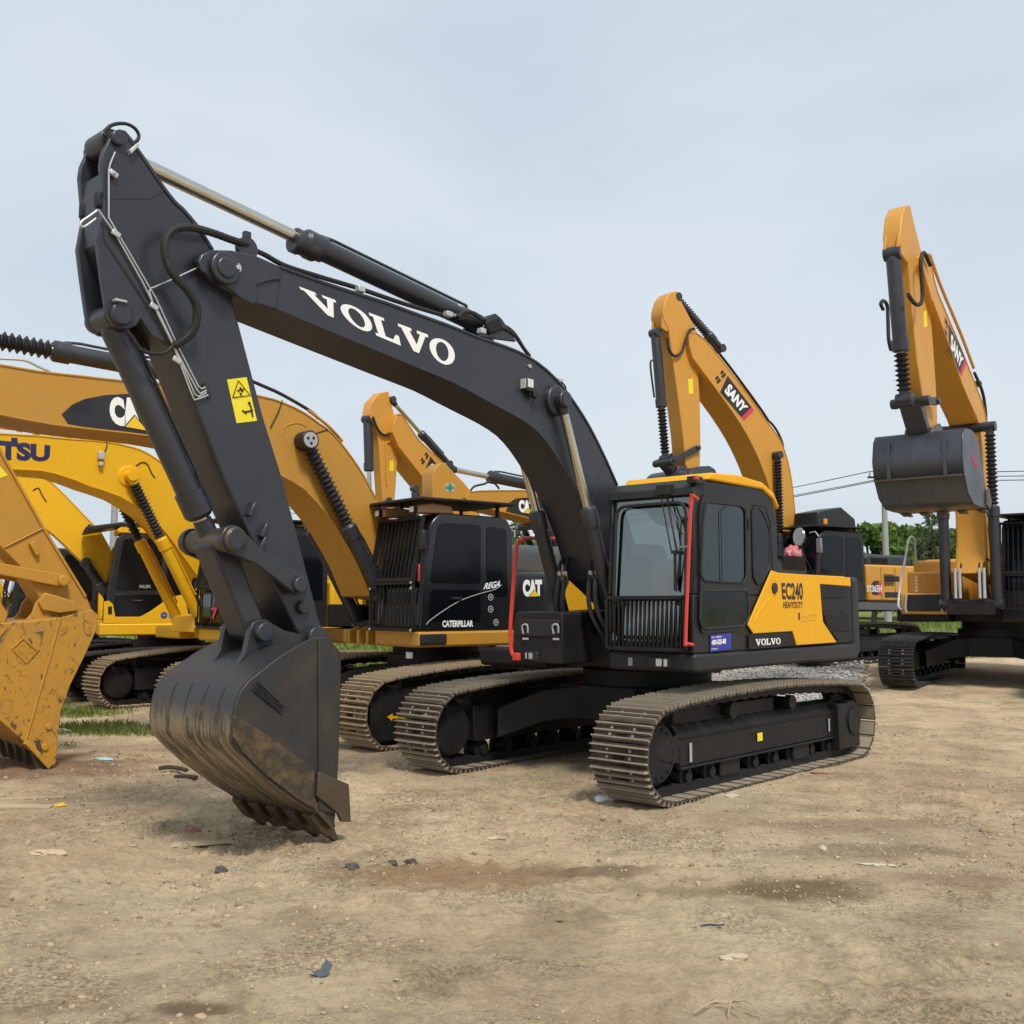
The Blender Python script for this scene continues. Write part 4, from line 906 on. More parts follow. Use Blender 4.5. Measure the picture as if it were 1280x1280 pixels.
def parked_front(m, col, pin, bk, bmat, dark=DARK):
    """arm, bucket cylinder, link and bucket of a machine parked with its bucket on the ground (pin: boom tip, bk: bucket pin)"""
    u = Vector((bk[0]-pin[0], bk[1]-pin[1])); l = u.length; u.normalize(); n = Vector((u.y,-u.x))   # n points forward
    if n.x < 0: n = -n
    P = lambda a, b: (pin[0]+u.x*a+n.x*b, pin[1]+u.y*a+n.y*b)
    arm = MB().py([P(-.85,.12),P(-.95,-.02),P(-.85,-.16),P(-.05,-.30),P(.12,-.22),P(l*.75,-.17),P(l+.05,-.10),P(l+.1,0),P(l+.05,.10),P(l*.7,.2),P(.2,.45),P(-.25,.55)], -.17, .17).build('arm', col, m.root, bevel=.015)
    lk = P(l-.30,.50); ap = P(l-.45,.02); kp = (bk[0]+.42, bk[1]+.05)
    a, b = P(-.3,.62), lk
    cylinder(m, 'bucket_cylinder', (a[0],0,a[1]), (b[0],0,b[1]), .82, .08, .045, dark)
    link_set(m, lk, ap, kp, .23, col)
    x, z = bk; pr = [(x-.1,z+.05),(x+.05,z+.1),(x+.5,z+.02),(x+.85,z-.2),(x+1.0,z-.55),(x+.95,z-.8),(x+.6,z-1.1),(x+.15,z-1.35),(x+.02,z-1.38),(x-.06,z-.8)]
    bucket(m, pr, (1,9), .6, [(x-.1,z+.1),(x+.05,z+.16),(x+.35,z+.16),(x+.48,z+.2),(x+.58,z+.1),(x+.6,z-.05),(x,z+.0)], .16, bmat, LIPST, m.root, 5, (x-.05,z-1.55), (x+.1,z-1.36), None, False)
    return arm

# ================================================================== ochre machine with black barred cab, left of the foreground machine
def build_ochre():
    m = Machine(-1.10, 14.95, 50, 45, 'ochre yellow excavator with a black barred cab, parked left of the dark grey excavator', 0.)
    R_ = m.root
    undercarriage(m, hl=2.50, half=1.32, w=.65, R=.42, top=.12, shoe=[SHOE_C, SHOEBAR_C, SLOT, STEEL], guard='plate')
    tr = [o for o in R_.children if o.name.startswith('track')][0]
    um = Machine.__new__(Machine); um.C, um.z0, a_ = m.C, m.z0, rad(45); um.F = Vector((-math.sin(a_), -math.cos(a_), 0)); um.L = Vector((math.cos(a_), -math.sin(a_), 0))
    ar = MB().py(um.sides([(484,896),(490,901.5),(490.7,898),(497,898),(501,899.5),(507,898.5),(505,894),(507,890.5),(500.5,892),(497,894.5),(491.5,895.5),(490.7,892)], 1.32+.217), 1.32+.216, 1.32+.219)
    ar.build('travel_arrow', KYEL, tr, smooth=0)
    GB = paint('gloss_black_cab', (.007,.008,.010), .22, dust=.05, dustcol=(.05,.045,.04), bump=.003, coat=.3)
    cb, house = std_upper(m, GB, OCHRE, GB, KYEL, hoodcol=BLACKP, hood=False, hw=1.45, xf=1.32, xr=-3.2, zd=1.17, zk=1.37, zt=2.16, cab=(-.25,1.27,.42,1.44,2.90), front_bars=True, toolbox=False, visor=.09, cw_x=-1.35)
    y = 1.44
    # roof lamps on beige housings
    for yy in (y-.12, .5):
        c = Vector((1.20, yy, 2.98)); MB().py([(1.30,2.88),(1.30,2.98),(1.1,3.02),(.8,3.00),(.75,2.90)], yy-.11, yy+.11).build('lamp_housing', paint('faded_housing', (.36,.20,.10), .5), cb, bevel=.02)
        lamp(cb, (1.33, yy, 2.93), LENS, .10)
    MB().tube([m.p3(p, y+.012) for p in ((533,781),(537,776),(552,765),(575,751),(600,742),(618,737),(627,731))], .006, 5, smooth=4).build('trim_line', GREYV, cb)
    m.letters('lettering', text_geo('REGA', .03, .25), [(604,737),(624.5,734),(626,725.5),(606,729)], y+.012, WHITE, cb)
    m.letters('lettering', text_geo('CATERPILLAR', .04), [(553,784),(591.5,783.5),(591.5,775.5),(553,775.5)], y+.012, WHITE, cb)
    for p in ((613.2,746.5),(613.2,761.5),(619.8,778)):
        c = m.p3(p, y+.01); MB().cyl(c, c+Vector((0,.003,0)), .046, n=20).build('round_sticker', GREYV, cb)
        MB().cyl(c, c+Vector((0,.005,0)), .032, n=20).build('sticker_centre', INKB, cb)
        MB().rbox(c+Vector((0,.006,0)), (.03,.002,.025)).build('sticker_mark', GREYV, cb)
    c = m.front((526,675), 1.36); MB().rbox((1.33, c[0], c[1]), (.07,.10,.26)).build('mirror_housing', BLACKP, cb, bevel=.02)
    MB().tube([(1.33,c[0],c[1]-.13),(1.34,c[0]-.02,c[1]-.5),(1.32,c[0]-.03,c[1]-.9)], .02, 6).build('mirror_arm', FRAME, cb)
    MB().box(1.34,1.36,c[0]-.06,c[0]-.02,c[1]-.52,c[1]-.30).build('reflector', RED, cb, bevel=.004)
    cat_word(m, [(654,746),(677.5,745),(677.5,724.5),(653,724.5)], 1.436, house)
    MB().box(.9,1.3,y+.0,y+.05,1.21,1.34).build('step', RUBBER, R_, bevel=.015)
    MB().px(roundpoly([(.55,2.15),(.52,2.52),(.38,2.62),(-.9,2.62),(-.95,2.15)],.10), -2.3, -.75).build('hood_cover', paint('grey_hood_cover',(.05,.055,.055),.4,dust=.1,bump=.004), house, bevel=.05)
    MB().cyl((-.52,.75,2.36),(-.52,.1,2.36),.20,n=28).build('air_filter', BLACKP, house, bevel=.01)
    MB().box(-.50,-.36,.80,.98,2.15,2.30).build('marker_lamp', paint('dull_orange', (.42,.17,.05), .5), house, bevel=.01)
    # front cross plates with cut-outs between the boom mounts
    for yy in (.36,-.36,.12,-.12): MB().py([(1.25,1.17),(1.25,1.36),(1.0,1.44),(.4,1.44),(.4,1.17)], yy-.03, yy+.03).build('mount_plate', OCHRE, R_, bevel=.01)
    MB().box(.6, 1.22, -1.45, -.45, 1.17, 1.37).build('platform', OCHRE, R_, bevel=.03)
    MB().box(.4, 1.0, -1.42, -.5, 1.38, 1.72).build('tool_box', FRAME, R_, bevel=.03)
    MB().box(1.18,1.20,1.0,1.13,1.02,1.10).build('white_tag', WHITE, R_)
    # boom
    bw = .36
    top = [M_(6.65,4.10),M_(6.55,4.22),M_(6.35,4.26),(0,455),(47,463),(100,469),(164,476),(240,481),(324,494),(355,503),(380,515),(400,529),(417,542),(440,571),(455,594),(470,622)]
    bot = [(462,745),(448,710),(435,685),(420,660),(407,642),(380,612),(351,595),(320,580),(270,562),(188,546),(120,538),(62,531),(0,519),M_(6.3,3.76),M_(6.55,3.86),M_(6.66,3.98)]
    boom = std_boom(m, top, bot, bw, OCHRE, foot=(.25,1.85))
    plate = m.panel('name_plate', [(77,518),(90,506),(105,499),(130,494),(165,492),(178,492),(190,547),(175,545),(120,536),(85,530)], bw+.001, .002, plain('badge_black', (.010,.010,.016), .4), boom, bevel=0)
    cat_word(m, [(138,530),(193,540),(183,497),(136,496)], bw+.006, boom)
    # cylinders
    pin = m.side((383,551), .47)
    Q = m.side((427,641), .47); dx, dz = Q[0]-pin[0], Q[1]-pin[1]; base = (pin[0]+dx*((1.42-pin[1])/dz), 1.42)
    boom_cyls(m, pin, base, .47, .56, DARK, .092, .068, boom=boom, pincol=INKB)
    cp = (pin[0], .55, pin[1]); MB().cyl((pin[0],bw,pin[1]),(pin[0],.58,pin[1]),.125,n=28).build('pin_boss', INKB, boom, bevel=.01)
    MB().cyl((pin[0],.58,pin[1]),(pin[0],.59,pin[1]),.10,n=24).build('pin_cap', GREYV, boom)
    for a in range(3): MB().cyl((pin[0]+.045*math.cos(a*2.1+.4),.59,pin[1]+.045*math.sin(a*2.1+.4)),(pin[0]+.045*math.cos(a*2.1+.4),.60,pin[1]+.045*math.sin(a*2.1+.4)),.017,n=8).build('bolt', SLOT, boom)
    A = m.p3((232,470), .0); K = m.p3((64,438), .0); d_ = (K-A).normalized(); B = K + d_*1.35
    cylinder(m, 'arm_cylinder', A, B, (K-A).length/(B-A).length, .105, .055, DARK, bel=.075)
    MB().py([(A.x-.25,A.z-.25),(A.x-.08,A.z+.1),(A.x+.08,A.z+.1),(A.x+.3,A.z-.2)], -.16, .16).build('cylinder_bracket', OCHRE, boom, bevel=.01)
    hose([m.p3(p, .2) for p in ((300,470),(330,483),(352,493),(385,512),(398,523))], .024, RUBBER, R_)
    strip_pipe(m, [(0,448),(30,450),(48,458),(62,464)], .2, .02, PIPE, boom)
    strip_pipe(m, [(385,513),(400,524),(415,537),(428,552)], bw-.05, .022, OCHRE, boom)
    hose([m.p3(p, bw+.01) for p in ((353,500),(348,515),(338,535))], .008, RUBBER, R_)
    strip_pipe(m, [(353,544),(356,534),(364,530),(374,529),(382,533)], bw, .010, OCHRE, boom, 'weld_bead')
    strip_pipe(m, [(392,543),(400,540),(412,538),(424,547)], bw+.005, .007, RUBBER, boom, 'cable')
    # arm with linkage
    aw = .24
    arm = MB().py([(6.93,5.05),(6.80,5.10),(6.35,4.55)] + m.sides([(-15,535),(0,560),(56,660),(108,745),(116,764),(108,768),(60,765)], aw) + m.sides([(50,748),(24,707),(0,683)], aw) + [(6.35,2.75),(6.75,3.5),(7.0,4.6)], -aw, aw).build('arm', OCHRE, R_, bevel=.015)
    es = m.sides([(-6,548),(0,560),(56,660),(108,745)], aw); MB().sheet(es, -aw-.02, aw+.02, .025).build('edge_plate', OCHRE, arm)
    ws = m.panel('warning_sticker', [(-8,574),(10,594),(-3,599),(-20,585)], aw, .004, STY, arm, bevel=0)
    MB().tube([m.p3(p, aw+.012) for p in ((6,684),(54,660))], .010, 6).build('weld_bead', OCHRE, arm)
    c = m.p3((42,686), aw); MB().rbox(c+Vector((0,.03,0)), (.05,.06,.16), Matrix.Rotation(.5,3,'Y')).build('bracket', OCHRE, arm, bevel=.01)
    ap = m.side((79,726), aw+.08); lk = m.side((-42,703), aw+.06); kp = m.side((3,772), .2)
    MB().cyl((ap[0],-aw-.10,ap[1]),(ap[0],aw+.13,ap[1]),.06,n=20).build('arm_pin', OCHRE, arm, bevel=.012)
    link_set(m, lk, ap, kp, aw+.05, OCHRE, .16)
    cylinder(m, 'bucket_cylinder', (7.2,0,4.2), (lk[0],0,lk[1]), .8, .10, .055, DARK)
    # bucket
    hb = .75
    prof = m.sides([(122,769),(114,762),(95,767),(75,772),(28,778),(0,779)], hb) + [(6.20,1.44),(6.38,1.28),(6.47,1.0),(6.42,.75),(6.25,.60)] + m.sides([(0,901),(32,929),(50,945),(60,962),(69,954),(72,920),(75,889),(87,856),(105,820),(120,787)], hb)
    sc = BUCKET
    ears = m.sides([(-28,780),(-10,762),(-4,745),(4,735)], .22) + m.sides([(40,742),(56,740),(75,752),(90,763),(112,764),(100,772),(30,780)], .22)
    ears = m.sides([(30,777),(40,766),(44,754),(52,744),(64,743),(85,756),(112,762),(114,770)], .26)
    bk = bucket(m, prof, (3,14), hb, ears, .26, OCHRE_SCR, LIPST, R_, 5, m.side((60,985),hb), m.side((52,950),hb), None, False)
    c = m.side((62,752), .3); MB().py([(c[0]-.30,c[1]-.10),(c[0]-.27,c[1]+.0),(c[0]+.06,c[1]+.10),(c[0]+.12,c[1]),(c[0]+.08,c[1]-.09),(c[0]-.1,c[1]-.13)], .29, .33).build('pin_keeper', OCHRE, bk, bevel=.012)
    yb = hb+.022
    MB().tube([m.p3(p, yb) for p in ((75,773),(64,815),(45,880),(31,930))], .016, 6).build('weld_rib', OCHRE, bk)
    m.panel('corner_plate', [(31,930),(34,925),(64,955),(60,962)], yb, .03, OCHRE_SCR, bk, bevel=.008)
    for p in ((56,934),(61,908)):
        c = m.p3(p, yb); MB().cyl(c, c+Vector((0,.02,0)), .035, n=16).build('bolt', OCHRE, bk, bevel=.006)
    Q = [m.p3(p, yb+.004) for p in ((15,811),(33,829),(47,814),(29,798))]; MB().tube(Q+[Q[0]], .010, 5).build('raised_frame', OCHRE, bk)
    m.letters('raised_lettering', text_geo('CAT', .05), [(20,812),(34,824),(43,814),(29,802)], yb+.004, OCHRE, bk)
    return m
build_ochre()

# ================================================================== bright yellow machine with blue letters
def build_blue_letters():
    m = Machine(-4.35, 18.0, 48, 45, 'bright yellow excavator with big blue letters on its boom, between two yellow machines', 0.)
    R_ = m.root
    undercarriage(m, hl=2.45, half=1.32, w=.62, shoe=[SHOE_C, SHOEBAR_C, SLOT, STEEL], guard='plate', detail=1, top=.12)
    cb, house = std_upper(m, KYEL, KYEL, BLACKP, KYEL, hoodcol=KYEL, front_bars=True, visor=True, hw=1.5, xf=1.40, zd=1.14, zk=1.34, toolbox=False)
    bw = .34
    top = [M_(6.35,3.85),M_(6.25,3.97),M_(6.05,4.0),(0,541),(90,548),(131,551),(165,558),(185,566),(205,580),(222,598),(238,622),(252,648),(264,676)]
    bot = [(262,742),(248,722),(232,700),(215,676),(200,658),(180,640),(150,621),(112,608),(71,593),(19,587),M_(5.9,3.48),M_(6.2,3.6),M_(6.36,3.74)]
    boom = std_boom(m, top, bot, bw, KYEL, foot=(.1,1.9))
    m.letters('lettering', text_geo('TSU', .055), [(-2,575),(62,577),(63,556.5),(-2,550)], bw+.004, NAVY, boom)
    MB().py(m.sides([(-1,551),(22,552),(22,547),(-1,546)], bw), bw, bw+.002)
    m.panel('letter_accent', [(14,547),(22,547.5),(22,553),(14,552.5)], bw+.001, .002, NAVY, boom, bevel=0)
    pin = m.side((163,595), .42); b_ = m.side((250,775), .42)
    MB().cyl((pin[0],-.36,pin[1]),(pin[0],.36,pin[1]),.20,.17,n=28).build('pin_boss', KYEL, boom, bevel=.02)
    boom_cyls(m, pin, b_, .42, .58, KYEL, .085, .058, boom=boom, mount=KYEL)
    c = m.p3((125,570), bw); l = MB().rbox(c+Vector((0,.05,0)), (.09,.08,.12)).rbox(c+Vector((.0,.05,-.13)), (.07,.06,.06)).build('work_lamp', PIPE, boom, bevel=.01)
    hose([m.p3(p, bw+.01) for p in ((134,551),(133,560),(129,567))], .008, RUBBER, R_)
    hose([m.p3(p, bw+.01) for p in ((170,582),(177,578),(184,580),(190,592),(194,597))], .008, RUBBER, R_)
    strip_pipe(m, [(0,535),(40,539),(70,543),(90,547)], .1, .022, KYEL, boom); strip_pipe(m, [(0,529),(30,534),(60,540),(88,546)], -.1, .022, PIPE, boom)
    for p in ((28,536),(48,540)): MB().rbox(m.p3(p,.05), (.08,.3,.07)).build('pipe_clamp', KYEL, boom, bevel=.006)
    parked_front(m, KYEL, (6.15,3.75), (5.6,1.35), KYEL, KYEL)
    # guard in front of the cab with a crimson number
    f = MB(); q = m.front((253,742), 1.5), m.front((276,779), 1.5)
    gd = MB().box(1.48,1.50,q[0][0],q[1][0],q[1][1],q[0][1])
    gd.build('plastic_sheet', CGL, R_, smooth=0)
    m2 = MB()
    for yy in (q[0][0], (q[0][0]+q[1][0])/2, q[1][0]): m2.box(1.47,1.51,yy-.012,yy+.012,q[1][1]-.03,q[0][1]+.02)
    m2.box(1.47,1.51,q[0][0],q[1][0],q[0][1]-.01,q[0][1]+.02); m2.build('platform_rail', FRAME, R_)
    g = text_geo('7', .03); P = [m.front(p, 1.515) for p in ((264,774),(272,773),(272,759),(264,760))]
    vs, fs = quadmap(g, [Vector((1.515,a,b)) for a, b in P]); MB().add(vs, fs).build('lettering', PINKR, R_, smooth=0, recalc=False)
    return m
build_blue_letters()

# ================================================================== yellow machine with a dark cab seen side-on
def build_side_on(first=True):
    m = Machine(-6.97, 21.0, 65, 52, 'yellow excavator with a dark glazed cab seen side-on, just right of the ochre bucket', 0.)
    R_ = m.root
    undercarriage(m, hl=2.4, half=1.3, w=.62, shoe=[SHOE_K, SHOEBAR_K, SLOT, STEEL], detail=1)
    cb, house = std_upper(m, KYEL, KYEL, BLACKP, KYEL, hoodcol=KYEL, hw=1.47, xf=1.42, zd=1.14, zk=1.37, zt=2.05, cab=(-.55,1.30,.45,1.44,3.10), front_bars=False, toolbox=False)
    y = 1.441
    MB().py([(1.18,3.12),(1.1,3.19),(-.5,3.19),(-.6,3.10),(-.55,3.06),(1.15,3.06)], .43, 1.46).build('roof_cap', KYEL, cb, bevel=.02)
    MB().py([(1.75,3.06),(1.72,3.16),(1.1,3.27),(.1,3.30),(-.4,3.22),(-.4,3.19),(1.1,3.19)], .40, 1.48).build('roof_guard', BLACKP, cb, bevel=.02)
    for k in range(3): lamp(cb, (1.66, .7+.25*k, 3.16), LENS, .13)
    MB().py([(.3,3.28),(.15,3.62),(.0,3.72),(-.5,3.75),(-.55,3.28)], .5, 1.3).build('roof_rack', BLACKP, cb, bevel=.03)
    gb = m.panel('white_marking', [(151,661),(170,659),(170,663),(151,664)], 1.31, .004, WHITE, cb, bevel=0)
    # yellow lower swoop of the cab side
    m.panel('side_panel', [(129,779),(130,752),(136,751),(141,755),(144,771),(175,771),(188,764),(205,752),(215,746),(235,742),(262,742),(262,780)], y, .02, KYEL, cb, bevel=.006)
    m.panel('handle_slot', [(135,758),(140,758),(140,768),(135,768)], y+.018, .006, SLOT, cb)
    for p, c in (((205,769),plain('sticker_blue',(.03,.06,.25),.5)),((215,769),plain('sticker_teal',(.02,.25,.33),.5))):
        c0 = m.p3(p, y+.022); MB().cyl(c0, c0+Vector((0,.004,0)), .062, n=18).build('round_sticker', c, cb)
        MB().rbox(c0+Vector((0,.006,0)), (.05,.003,.02)).build('sticker_mark', GREYV, cb)
    m.letters('lettering', text_geo('SALLEN', .02), [(174,735),(188,735),(188,731),(174,731)], y+.012, GREYV, cb)
    m.letters('lettering', text_geo('KOM', .02), [(174,684),(184,684),(184,680),(174,680)], y+.012, GREYV, cb)
    q = m.front((108,755), 1.45)
    f = MB(); bars(f, 1.50, .45, 1.40, 1.38, 1.82, 8, .012); f.box(1.49,1.51,.45,1.4,1.80,1.83); f.build('front_guard', FRAME, cb)
    bw = .33
    top = [M_(6.0,3.75),M_(5.9,3.9),M_(5.6,4.0),M_(4.6,4.25),M_(3.6,4.3),(24,594),(56,597),(72,609),(90,627),(110,648),(127,666),(140,690)]
    bot = [(140,745),(125,725),(112,711),(90,690),(67,668),(40,650),(10,640),M_(4.0,3.6),M_(5.4,3.45),M_(5.85,3.52)]
    boom = std_boom(m, top, bot, bw, KYEL, foot=(.1,1.95))
    strip_pipe(m, [(28,597),(60,603),(84,628),(104,650),(120,668)], bw-.06, .02, KYEL, boom)
    hose([m.p3(p, bw+.01) for p in ((41,613),(48,610),(52,618),(58,627))], .009, RUBBER, R_)
    boom_cyls(m, (1.65,2.55), (.95,1.5), .38, .6, DARK, .07, .055, boom=boom)
    parked_front(m, KYEL, (5.75,3.7), (5.2,1.35), KYEL, KYEL)
    return m
build_side_on()

def build_far_left():
    m = Machine(-10.6, 24.6, 60, 50, 'yellow excavator at the far left edge, mostly hidden behind the scraped ochre bucket', 0.)
    undercarriage(m, shoe=[SHOE_K, SHOEBAR_K, SLOT, STEEL], detail=1)
    cb, house = std_upper(m, KYEL, KYEL, BLACKP, KYEL, front_bars=True)
    q = MB().tube([(1.3,-1.3,1.36),(1.3,-1.3,2.3),(.6,-1.3,2.4),(.5,-1.3,1.9)], .02, 6, smooth=3); q.build('handrail', FRAME, m.root)
    std_boom(m, [M_(5.9,3.7),M_(5.8,3.85),M_(4.5,4.2),M_(3.2,4.35),M_(2.2,4.15),M_(1.4,3.4),M_(.8,2.6)], [M_(.9,2.0),M_(1.5,2.7),M_(2.2,3.3),M_(3.0,3.6),M_(4.2,3.6),M_(5.7,3.45)], .33, KYEL, (.1,1.95))
    boom_cyls(m, (2.2,3.3), (1.2,1.5), .42, .6, KYEL, .08, .055)
    parked_front(m, KYEL, (5.65,3.65), (5.1,1.35), KYEL, KYEL)
build_far_left()

# ================================================================== distant orange machine above the black cab
def sany_plate(m, boom, y, quad_bl_br_tr_tl, word='SANY'):
    bl, br, tr, tl = [m.p3(p, y) for p in quad_bl_br_tr_tl]
    at = lambda a, b: (bl*(1-a)+br*a)*(1-b)+(tl*(1-a)+tr*a)*b
    up = Vector((0,.003,0))
    MB().add([at(.0,1.08),at(.16,1.08),at(.16,-.15),at(.88,-.15),at(.88,1.1),at(0,1.1)][0:0] or [at(.14,-.2),at(.90,-.2),at(.90,1.2),at(.02,1.2)], [(0,1,2,3)]).build('name_plate', INKB, boom, smooth=0, recalc=False)
    MB().add([at(.90,-.2),at(1.0,-.2),at(1.0,1.2),at(.90,1.2)], [(0,1,2,3)]).build('red_stripe', PINKR, boom, smooth=0, recalc=False)
    for k in range(4):
        a = .0-.075*(k//2)-.02; b = .72 if k % 2 else .1
        MB().add([at(a-.06,b+.02+.12*(k//2)),at(a,b-.0+.12*(k//2)),at(a,b+.42),at(a-.06,b+.44)], [(0,1,2,3)]).build('chequer', INKB, boom, smooth=0, recalc=False)
    vs, fs = quadmap(text_geo(word, .05), [at(.20,.08)+up, at(.85,.08)+up, at(.85,.95)+up, at(.16,.95)+up]); MB().add(vs, fs).build('lettering', WHITE, boom, smooth=0, recalc=False)

def build_small_orange():
    m = Machine(-.4, 27., 42, 42, 'distant orange excavator whose raised arm hangs above the black barred cab')
    R_ = m.root; undercarriage(m, shoe=[SHOE_K, SHOEBAR_K, SLOT, STEEL], detail=1)
    std_upper(m, SORA, FRAME, BLACKP, SORA, visor=True)
    bw = .33
    top = [(493,527),(496,519),(503,519),(525,551),(553,577),(575,602),(592,628),(604,655)]
    bot = [(590,690),(578,660),(562,635),(541,612),(519,585),(498,558),(491,540)]
    boom = std_boom(m, top, bot, bw, SORA, foot=(.1,1.95))
    sany_plate(m, boom, bw+.004, [(528,583),(556,615),(563,606),(536,572)])
    aw = .13
    arm = MB().py(m.sides([(461,519),(464,503),(475,491),(486,489),(488,500),(494,522),(499,545),(498,560),(496,590),(494,619)], aw) + m.sides([(490,660),(484,660),(478,619),(474,560),(471,535)], aw), -aw, aw).build('arm', SORA, R_, bevel=.015)
    A = m.p3((459,524), .0); B = m.p3((463,650), .0); cylinder(m, 'bucket_cylinder', A, B, .52, .10, .055, DARK)
    ca, cb_ = m.p3((560,580), .1), m.p3((489,500), .1); cylinder(m, 'arm_cylinder', ca, cb_, .5, .09, .05, DARK)
    m.panel('warning_sticker', [(487,576),(492,576),(492,589),(487,589)], aw, .004, STY, arm, bevel=0)
    strip_pipe(m, [(484,606),(483,590),(483,556),(486,553),(497,552)], aw+.02, .018, SORA, arm)
    hose([m.p3(p, aw+.05) for p in ((466,521),(472,536),(480,544),(488,540),(492,525),(497,520),(503,524),(507,540),(502,551),(494,554))], .03, RUBBER, R_)
    boom_cyls(m, (2.0,4.1), (1.1,1.5), .42, .55, DARK, .085, .05)
    c = m.side((486,662), .2); lk = m.side((468,650), .2)
    x, z = c; pr = [(x-.1,z+.05),(x+.05,z+.1),(x+.5,z+.02),(x+.85,z-.2),(x+1.0,z-.55),(x+.95,z-.8),(x+.6,z-1.1),(x+.15,z-1.35),(x+.02,z-1.38),(x-.06,z-.8)]
    bucket(m, pr, (1,9), .6, [(x-.1,z+.1),(x+.05,z+.16),(x+.35,z+.16),(x+.48,z+.2),(x+.58,z+.1),(x+.6,z-.05),(x,z+.0)], .16, STEELB, LIPST, R_, 5, (x-.05,z-1.55), (x+.1,z-1.36), None, False)
    link_set(m, lk, (x+.05,z+.7), (x+.42,z+.06), .24, DARK)
build_small_orange()

def build_ochre_behind():
    m = Machine(2.2, 23., 55, 50, 'second ochre excavator with a green cross sticker on its arm, behind the dark boom')
    R_ = m.root; undercarriage(m, shoe=[SHOE_C, SHOEBAR_C, SLOT, STEEL], detail=1)
    std_upper(m, OCHRE, OCHRE, BLACKP, OCHRE, hoodcol=BLACKP)
    bw = .33
    top = [(582,622),(586,615),(600,613),(640,612.5),(663,613),(679,618),(692,636),(706,661),(716,680),(726,700)]
    bot = [(722,722),(714,694),(702,661),(690,657),(668,650),(636,642),(599,633),(585,630)]
    boom = std_boom(m, top, bot, bw, OCHRE, foot=(.1,2.0))
    m.panel('name_plate', [(632,640),(637,628),(645,623),(672,621),(690,623),(690,655),(668,648)], bw+.001, .003, INKB, boom, bevel=0)
    cat_word(m, [(649,640),(668,643),(668,625),(648,625)], bw+.008, boom)
    aw = .22
    arm = MB().py(m.sides([(541,620),(541,592),(545,584),(550,579),(557,579),(563,586),(580,603),(588,613),(592,625)], aw) + m.sides([(575,660),(560,690),(548,690),(543,660)], aw), -aw, aw).build('arm', OCHRE, R_, bevel=.02)
    st = m.panel('green_sticker', [(557,604),(568,604),(568,615),(557,615)], aw, .004, GREYV, arm, bevel=0)
    m.panel('cross', [(561,604.6),(564,604.6),(564,614.4),(561,614.4)], aw+.004, .004, GREENV, st, bevel=0); m.panel('cross_bar', [(557.8,608),(567.2,608),(567.2,611),(557.8,611)], aw+.009, .003, GREENV, st, bevel=0)
    A = m.p3((690,612), .0); B = m.p3((558,585), .0); cylinder(m, 'arm_cylinder', A, B, .62, .115, .055, DARK)
    MB().py([(m.side((690,612),0)[0]-.2,3.9),(m.side((690,612),0)[0],4.3),(m.side((690,612),0)[0]+.25,4.0)], -.14,.14).build('cylinder_bracket', OCHRE, boom, bevel=.01)
    hose([m.p3(p, .15) for p in ((588,614),(593,608),(605,605),(612,602),(618,604),(624,611))], .022, RUBBER, R_)
    boom_cyls(m, (2.1,3.4), (1.1,1.5), .42, .6, DARK, .085, .05)
    bk = m.side((554,690), .2); x, z = bk
    pr = [(x-.1,z+.05),(x+.05,z+.1),(x+.5,z+.02),(x+.85,z-.2),(x+1.0,z-.55),(x+.95,z-.8),(x+.6,z-1.1),(x+.15,z-1.35),(x+.02,z-1.38),(x-.06,z-.8)]
    bucket(m, pr, (1,9), .6, [(x-.1,z+.1),(x+.05,z+.16),(x+.35,z+.16),(x+.48,z+.2),(x+.58,z+.1),(x+.6,z-.05),(x,z+.0)], .16, OCHRE, LIPST, R_, 5, (x-.05,z-1.55), (x+.1,z-1.36), None, False)
    link_set(m, (x+.5,z+.6), (x+.1,z+.65), (x+.42,z+.06), .25, OCHRE)
    cylinder(m, 'bucket_cylinder', (x+.55,0,z+1.25), (x+.5,0,z+.6), .6, .07, .05, DARK)
build_ochre_behind()

